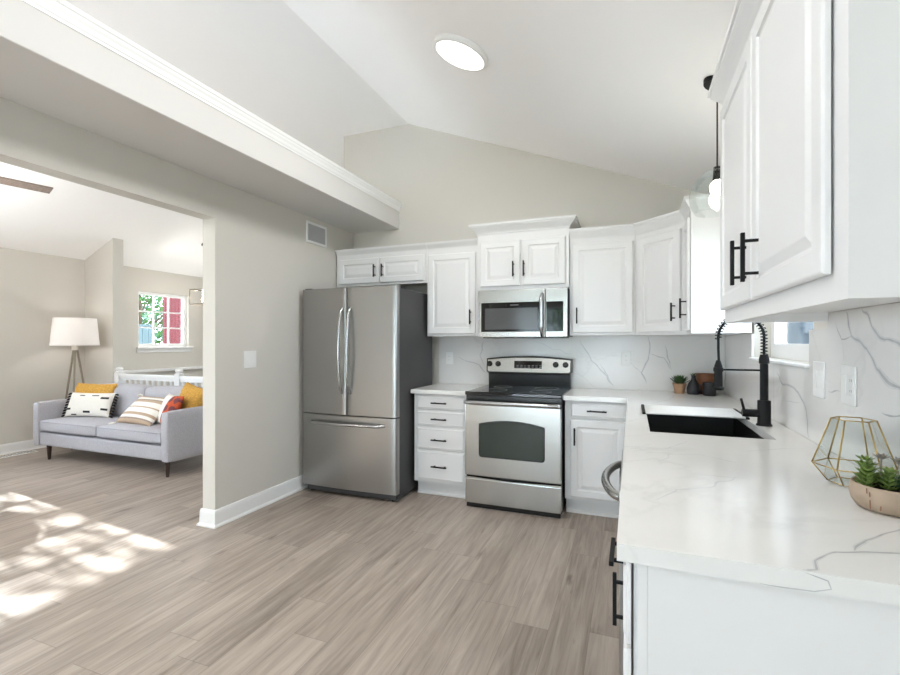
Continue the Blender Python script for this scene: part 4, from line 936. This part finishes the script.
o = bpy.data.objects.new('floor_lamp_bulb', l); C.objects.link(o); o.parent = t; o.location = (0, 0, 1.43)
# stair railing behind the sofa
t = thing('stair_railing', 'white stair railing with balusters behind the sofa', 'railing', (-4.6, 4.07, 0))
RYY = 4.06
b = MB(); b.box(-6.26, -2.90, RYY - 0.032, RYY + 0.032, 0.865, 0.905, bev=0.008, seg=2); b.box(-6.26, -2.90, RYY - 0.02, RYY + 0.02, 0.835, 0.866); b.build('handrail', 'trim', t, world=True)
b = MB(); b.box(-6.26, -2.90, RYY - 0.03, RYY + 0.03, 0.06, 0.10); b.box(-6.26, -2.90, RYY - 0.04, RYY + 0.036, 0.0, 0.06); b.build('bottom_rail', 'trim', t, world=True)
for x in (-6.20, -5.12, -3.2):
    b = MB(); b.box(x - 0.042, x + 0.042, RYY - 0.042, RYY + 0.042, 0.0, 0.915, bev=0.004); b.lathe([(0.05, 0.915), (0.052, 0.93), (0.03, 0.94), (0.045, 0.965), (0.034, 0.985), (0, 0.995)], (x, RYY, 0), 16); b.build('newel_post', 'trim', t, world=True)
x = -6.10
while x < -2.95:
    if min(abs(x - p) for p in (-6.20, -5.12, -3.2)) > 0.06:
        b = MB(); b.lathe([(0, 0.10), (0.016, 0.10), (0.016, 0.25), (0.010, 0.27), (0.017, 0.45), (0.011, 0.66), (0.016, 0.68), (0.016, 0.836), (0, 0.836)], (x, RYY, 0), 8); b.build('baluster', 'trim', t, world=True)
    x += 0.105
# ceiling fan (hub is just out of the frame)
hx_, hy_ = -5.30, 1.95; hz = 2.75
t = thing('ceiling_fan', 'brown-bladed ceiling fan in the living room, one blade tip in view', 'ceiling fan', (hx_, hy_, hz))
b = MB(); b.lathe([(0, -0.10), (0.07, -0.09), (0.10, -0.04), (0.10, 0.03), (0.03, 0.06), (0.018, 0.06), (0.018, ceil_z(hx_) - hz + 0.03), (0, ceil_z(hx_) - hz + 0.03)], n=28); b.build('motor', 'lampm', t)
b = MB(); b.lathe([(0.0, -0.20), (0.05, -0.195), (0.09, -0.17), (0.11, -0.13), (0.11, -0.10), (0, -0.10)], n=28); b.build('added_light_bowl', 'disc', t)  # light kit added under the fan to brighten the living room ceiling
l = bpy.data.lights.new('fan_fill_lamp', 'POINT'); l.energy = 22; l.shadow_soft_size = 0.10; l.color = (1, 0.98, 0.95)
o = bpy.data.objects.new('fan_fill_lamp', l); C.objects.link(o); o.parent = t; o.location = (0, 0, -0.32)
th = math.atan2(2.72 - hy_, -5.11 - hx_); RL = math.hypot(2.72 - hy_, -5.11 - hx_)
for k in range(4):
    b = MB(); a = th + k * PI / 2; T = Matrix.Rotation(a, 4, 'Z') @ Matrix.Rotation(math.radians(-14), 4, 'X')
    b.box(0.16, RL, -0.062, 0.062, -0.006, 0.004, bev=0.003, mat=T); b.box(0.08, 0.22, -0.022, 0.022, -0.003, 0.010, mat=T)
    b.build('blade', 'fan', t)
# entry lantern
ex_, ey_ = -6.0, 5.20
d5 = lambda u: 0
t = thing('entry_pendant', 'square dark-framed glass lantern pendant by the entry window', 'pendant lamp', (ex_, ey_, 0))
zc_ = ceil_z(ex_)
b = MB(); b.cyl((ex_, ey_, zc_ + 0.02), (ex_, ey_, zc_ - 0.03), 0.06, n=24); b.build('canopy', 'black', t, world=True)
b = MB(); b.tube([(ex_, ey_, zc_ - 0.03), (ex_, ey_, 2.11)], 0.004, 8); b.build('rod', 'black', t, world=True)
hw = 0.15; z0, z1 = 1.88, 2.10; b = MB(); r = 0.007
for zz in (z0, z1):
    for (p, q) in (((-hw, -hw), (hw, -hw)), ((hw, -hw), (hw, hw)), ((hw, hw), (-hw, hw)), ((-hw, hw), (-hw, -hw))): b.tube([(ex_ + p[0], ey_ + p[1], zz), (ex_ + q[0], ey_ + q[1], zz)], r, 6)
for sx in (-1, 1):
    for sy in (-1, 1): b.tube([(ex_ + sx * hw, ey_ + sy * hw, z0), (ex_ + sx * hw, ey_ + sy * hw, z1)], r, 6)
b.tube([(ex_ - hw, ey_, z1), (ex_ + hw, ey_, z1)], r, 6); b.build('frame', 'lampm', t, world=True)
b = MB()
for k in (-1, 1): b.sphere((ex_ + k * 0.05, ey_, 1.955), 0.026, scale=(1, 1, 1.3)); b.cyl((ex_ + k * 0.05, ey_, 1.98), (ex_ + k * 0.05, ey_, 2.10), 0.012, n=10)
b.build('bulbs', 'bulbe', t, world=True)
l = bpy.data.lights.new('entry_lamp', 'POINT'); l.energy = 14; l.shadow_soft_size = 0.05; l.color = (1, 0.96, 0.92)
o = bpy.data.objects.new('entry_lamp', l); C.objects.link(o); o.parent = t; o.location = (0, 0, 1.93)
# round coffee table whose shadow falls in the sun patch
t = thing('coffee_table', 'round coffee table standing in the living room sun, out of frame', 'table', (-5.14, 1.46, 0))
b = MB(); b.lathe([(0, 0.415), (0.70, 0.415), (0.715, 0.43), (0.715, 0.445), (0.70, 0.45), (0, 0.45)], (-5.14, 1.46, 0), 64); b.build('tabletop', 'table', t, world=True)
for k in range(3):
    a = 2.1 * k + 0.4; b = MB(); b.cyl((-5.14 + 0.40 * math.cos(a), 1.46 + 0.40 * math.sin(a), 0.416), (-5.14 + 0.52 * math.cos(a), 1.46 + 0.52 * math.sin(a), 0), 0.022, 0.016, 12); b.build('leg', 'table', t, world=True)

# ---------------------------------------------------------------- outdoors
b = MB(); b.box(-40, 30, -40, 40, -1.6, -1.45); struct(b.build('ground', 'grass'))
b = MB(); b.box(-9, 3.4, -8, REAR - 0.2, -1.45, -0.14); b.box(-16, FW - 0.2, -8, 3.4, -1.45, -0.3); struct(b.build('bounce_patio', 'bounce_patio'))  # pale slabs added to bounce sunlight up onto the ceilings
b = MB(); b.box(-3.4, 1.4, -5.6, REAR - 0.16, 2.45, 2.57); [b.box(x - 0.07, x + 0.07, -5.5, -5.36, -0.14, 2.45) for x in (-3.3, 1.3)]; struct(b.build('added_sky_block_roof', 'trim'))  # unseen roof added to cut sky light entering at the slider
def tree(label, x, y, zg, h, R, n, mat, seed, squash=0.8, trunk=0.12, low=0.35, cat='tree', leaf=1.0):
    rnd = random.Random(seed); t = thing('tree', label, cat, (x, y, zg))
    b = MB(); b.tube([(0, 0, 0), (0.05, 0.03, h * 0.3), (-0.03, 0.05, h * 0.7)], [trunk, trunk * 0.8, trunk * 0.4], 8)
    for k in range(6):
        a = k * 1.1; z = h * (0.35 + 0.08 * k); b.tube([(0, 0, z), (math.cos(a) * R * 0.4, math.sin(a) * R * 0.4, z + h * 0.12), (math.cos(a) * R * 0.75, math.sin(a) * R * 0.75, z + h * 0.2)], [trunk * 0.4, trunk * 0.25, 0.015], 6)
    b.build('trunk', 'bark', t)
    b = MB(); cz_ = h * (low + (1 - low) / 2); hz_ = h * (1 - low) / 2
    cl = [(rnd.gauss(0, 0.45) * R, rnd.gauss(0, 0.45) * R, cz_ + rnd.uniform(-0.9, 0.9) * hz_) for _ in range(26)]
    for k in range(n):
        c = cl[k % 26]; p = Vector((c[0] + rnd.gauss(0, 0.22) * R, c[1] + rnd.gauss(0, 0.22) * R, c[2] + rnd.gauss(0, 0.18) * hz_)); s = rnd.uniform(0.06, 0.13) * (R / 1.6) ** 0.5 * leaf
        a = Vector((rnd.gauss(0, 1), rnd.gauss(0, 1), rnd.gauss(0, 1))).normalized(); u = a.orthogonal().normalized(); w = a.cross(u)
        b.poly([p + u * s, p + w * s * 0.45, p - u * s, p - w * s * 0.45])
    b.build('foliage', mat, t, recalc=False)
tree('leafy green tree outside the entry window', -16.4, 11.4, -1.45, 7.0, 2.2, 5000, 'leaf', 3, low=0.15)
tree('bluish green tree further left outside the entry window', -23.5, 16.2, -1.45, 9.0, 2.6, 4500, 'leaf2', 5, low=0.1)
tree('green garden tree behind the house, mirrored in the microwave', -2.2, -9.0, -1.45, 6.2, 1.9, 3000, 'leaf', 8)
tree('wide green garden tree behind the house, mirrored in the range', 4.2, -10.0, -1.45, 6.6, 1.9, 3000, 'leaf2', 9)
tree('loose leafy tree shading the living room windows', -12.2, 1.9, -0.3, 5.2, 1.9, 4200, 'leaf', 12, low=0.45, leaf=0.75)
t = thing('red_shed', 'red board shed outside the entry window', 'shed', (-11.0, 11.0, -1.45))
b = MB(); b.box(-12.6, -9.6, 9.47, 12.6, -1.45, 3.4)
for k in range(24): b.box(-12.58 + k * 0.124, -12.58 + k * 0.124 + 0.112, 9.455, 9.47, -1.4, 3.4)
b.build('walls', 'redw', t, world=True)
b = MB(); b.prism([(9.2, 3.4), (12.9, 3.4), (11.0, 4.7)], 'x', -12.8, -9.4); b.build('roof', 'bark', t, world=True)
t = thing('board_fence', 'pale blue board fence below the trees outside the entry window', 'fence', (-10.4, 6.6, -1.45))
b = MB()
for k in range(28): b.box(-10.42, -10.39, 3.6 + k * 0.143, 3.6 + k * 0.143 + 0.136, -1.45, 1.72)
b.build('boards', 'paleb', t, world=True)
t = thing('neighbour_house', 'blue-grey sided house wall beyond the sink window', 'house', (3.6, 11.5, -1.45))
b = MB(); b.box(3.6, 6.0, 3.0, 20.0, -1.45, 7.0)
for k in range(52): b.box(3.585, 3.6, 3.0, 20.0, -1.4 + k * 0.16, -1.4 + k * 0.16 + 0.145)
b.build('siding', 'bluew', t, world=True)
b = MB(); b.prism([(3.2, 7.0), (6.4, 7.0), (4.8, 8.2)], 'y', 2.7, 20.3); b.build('roof', 'bark', t, world=True)
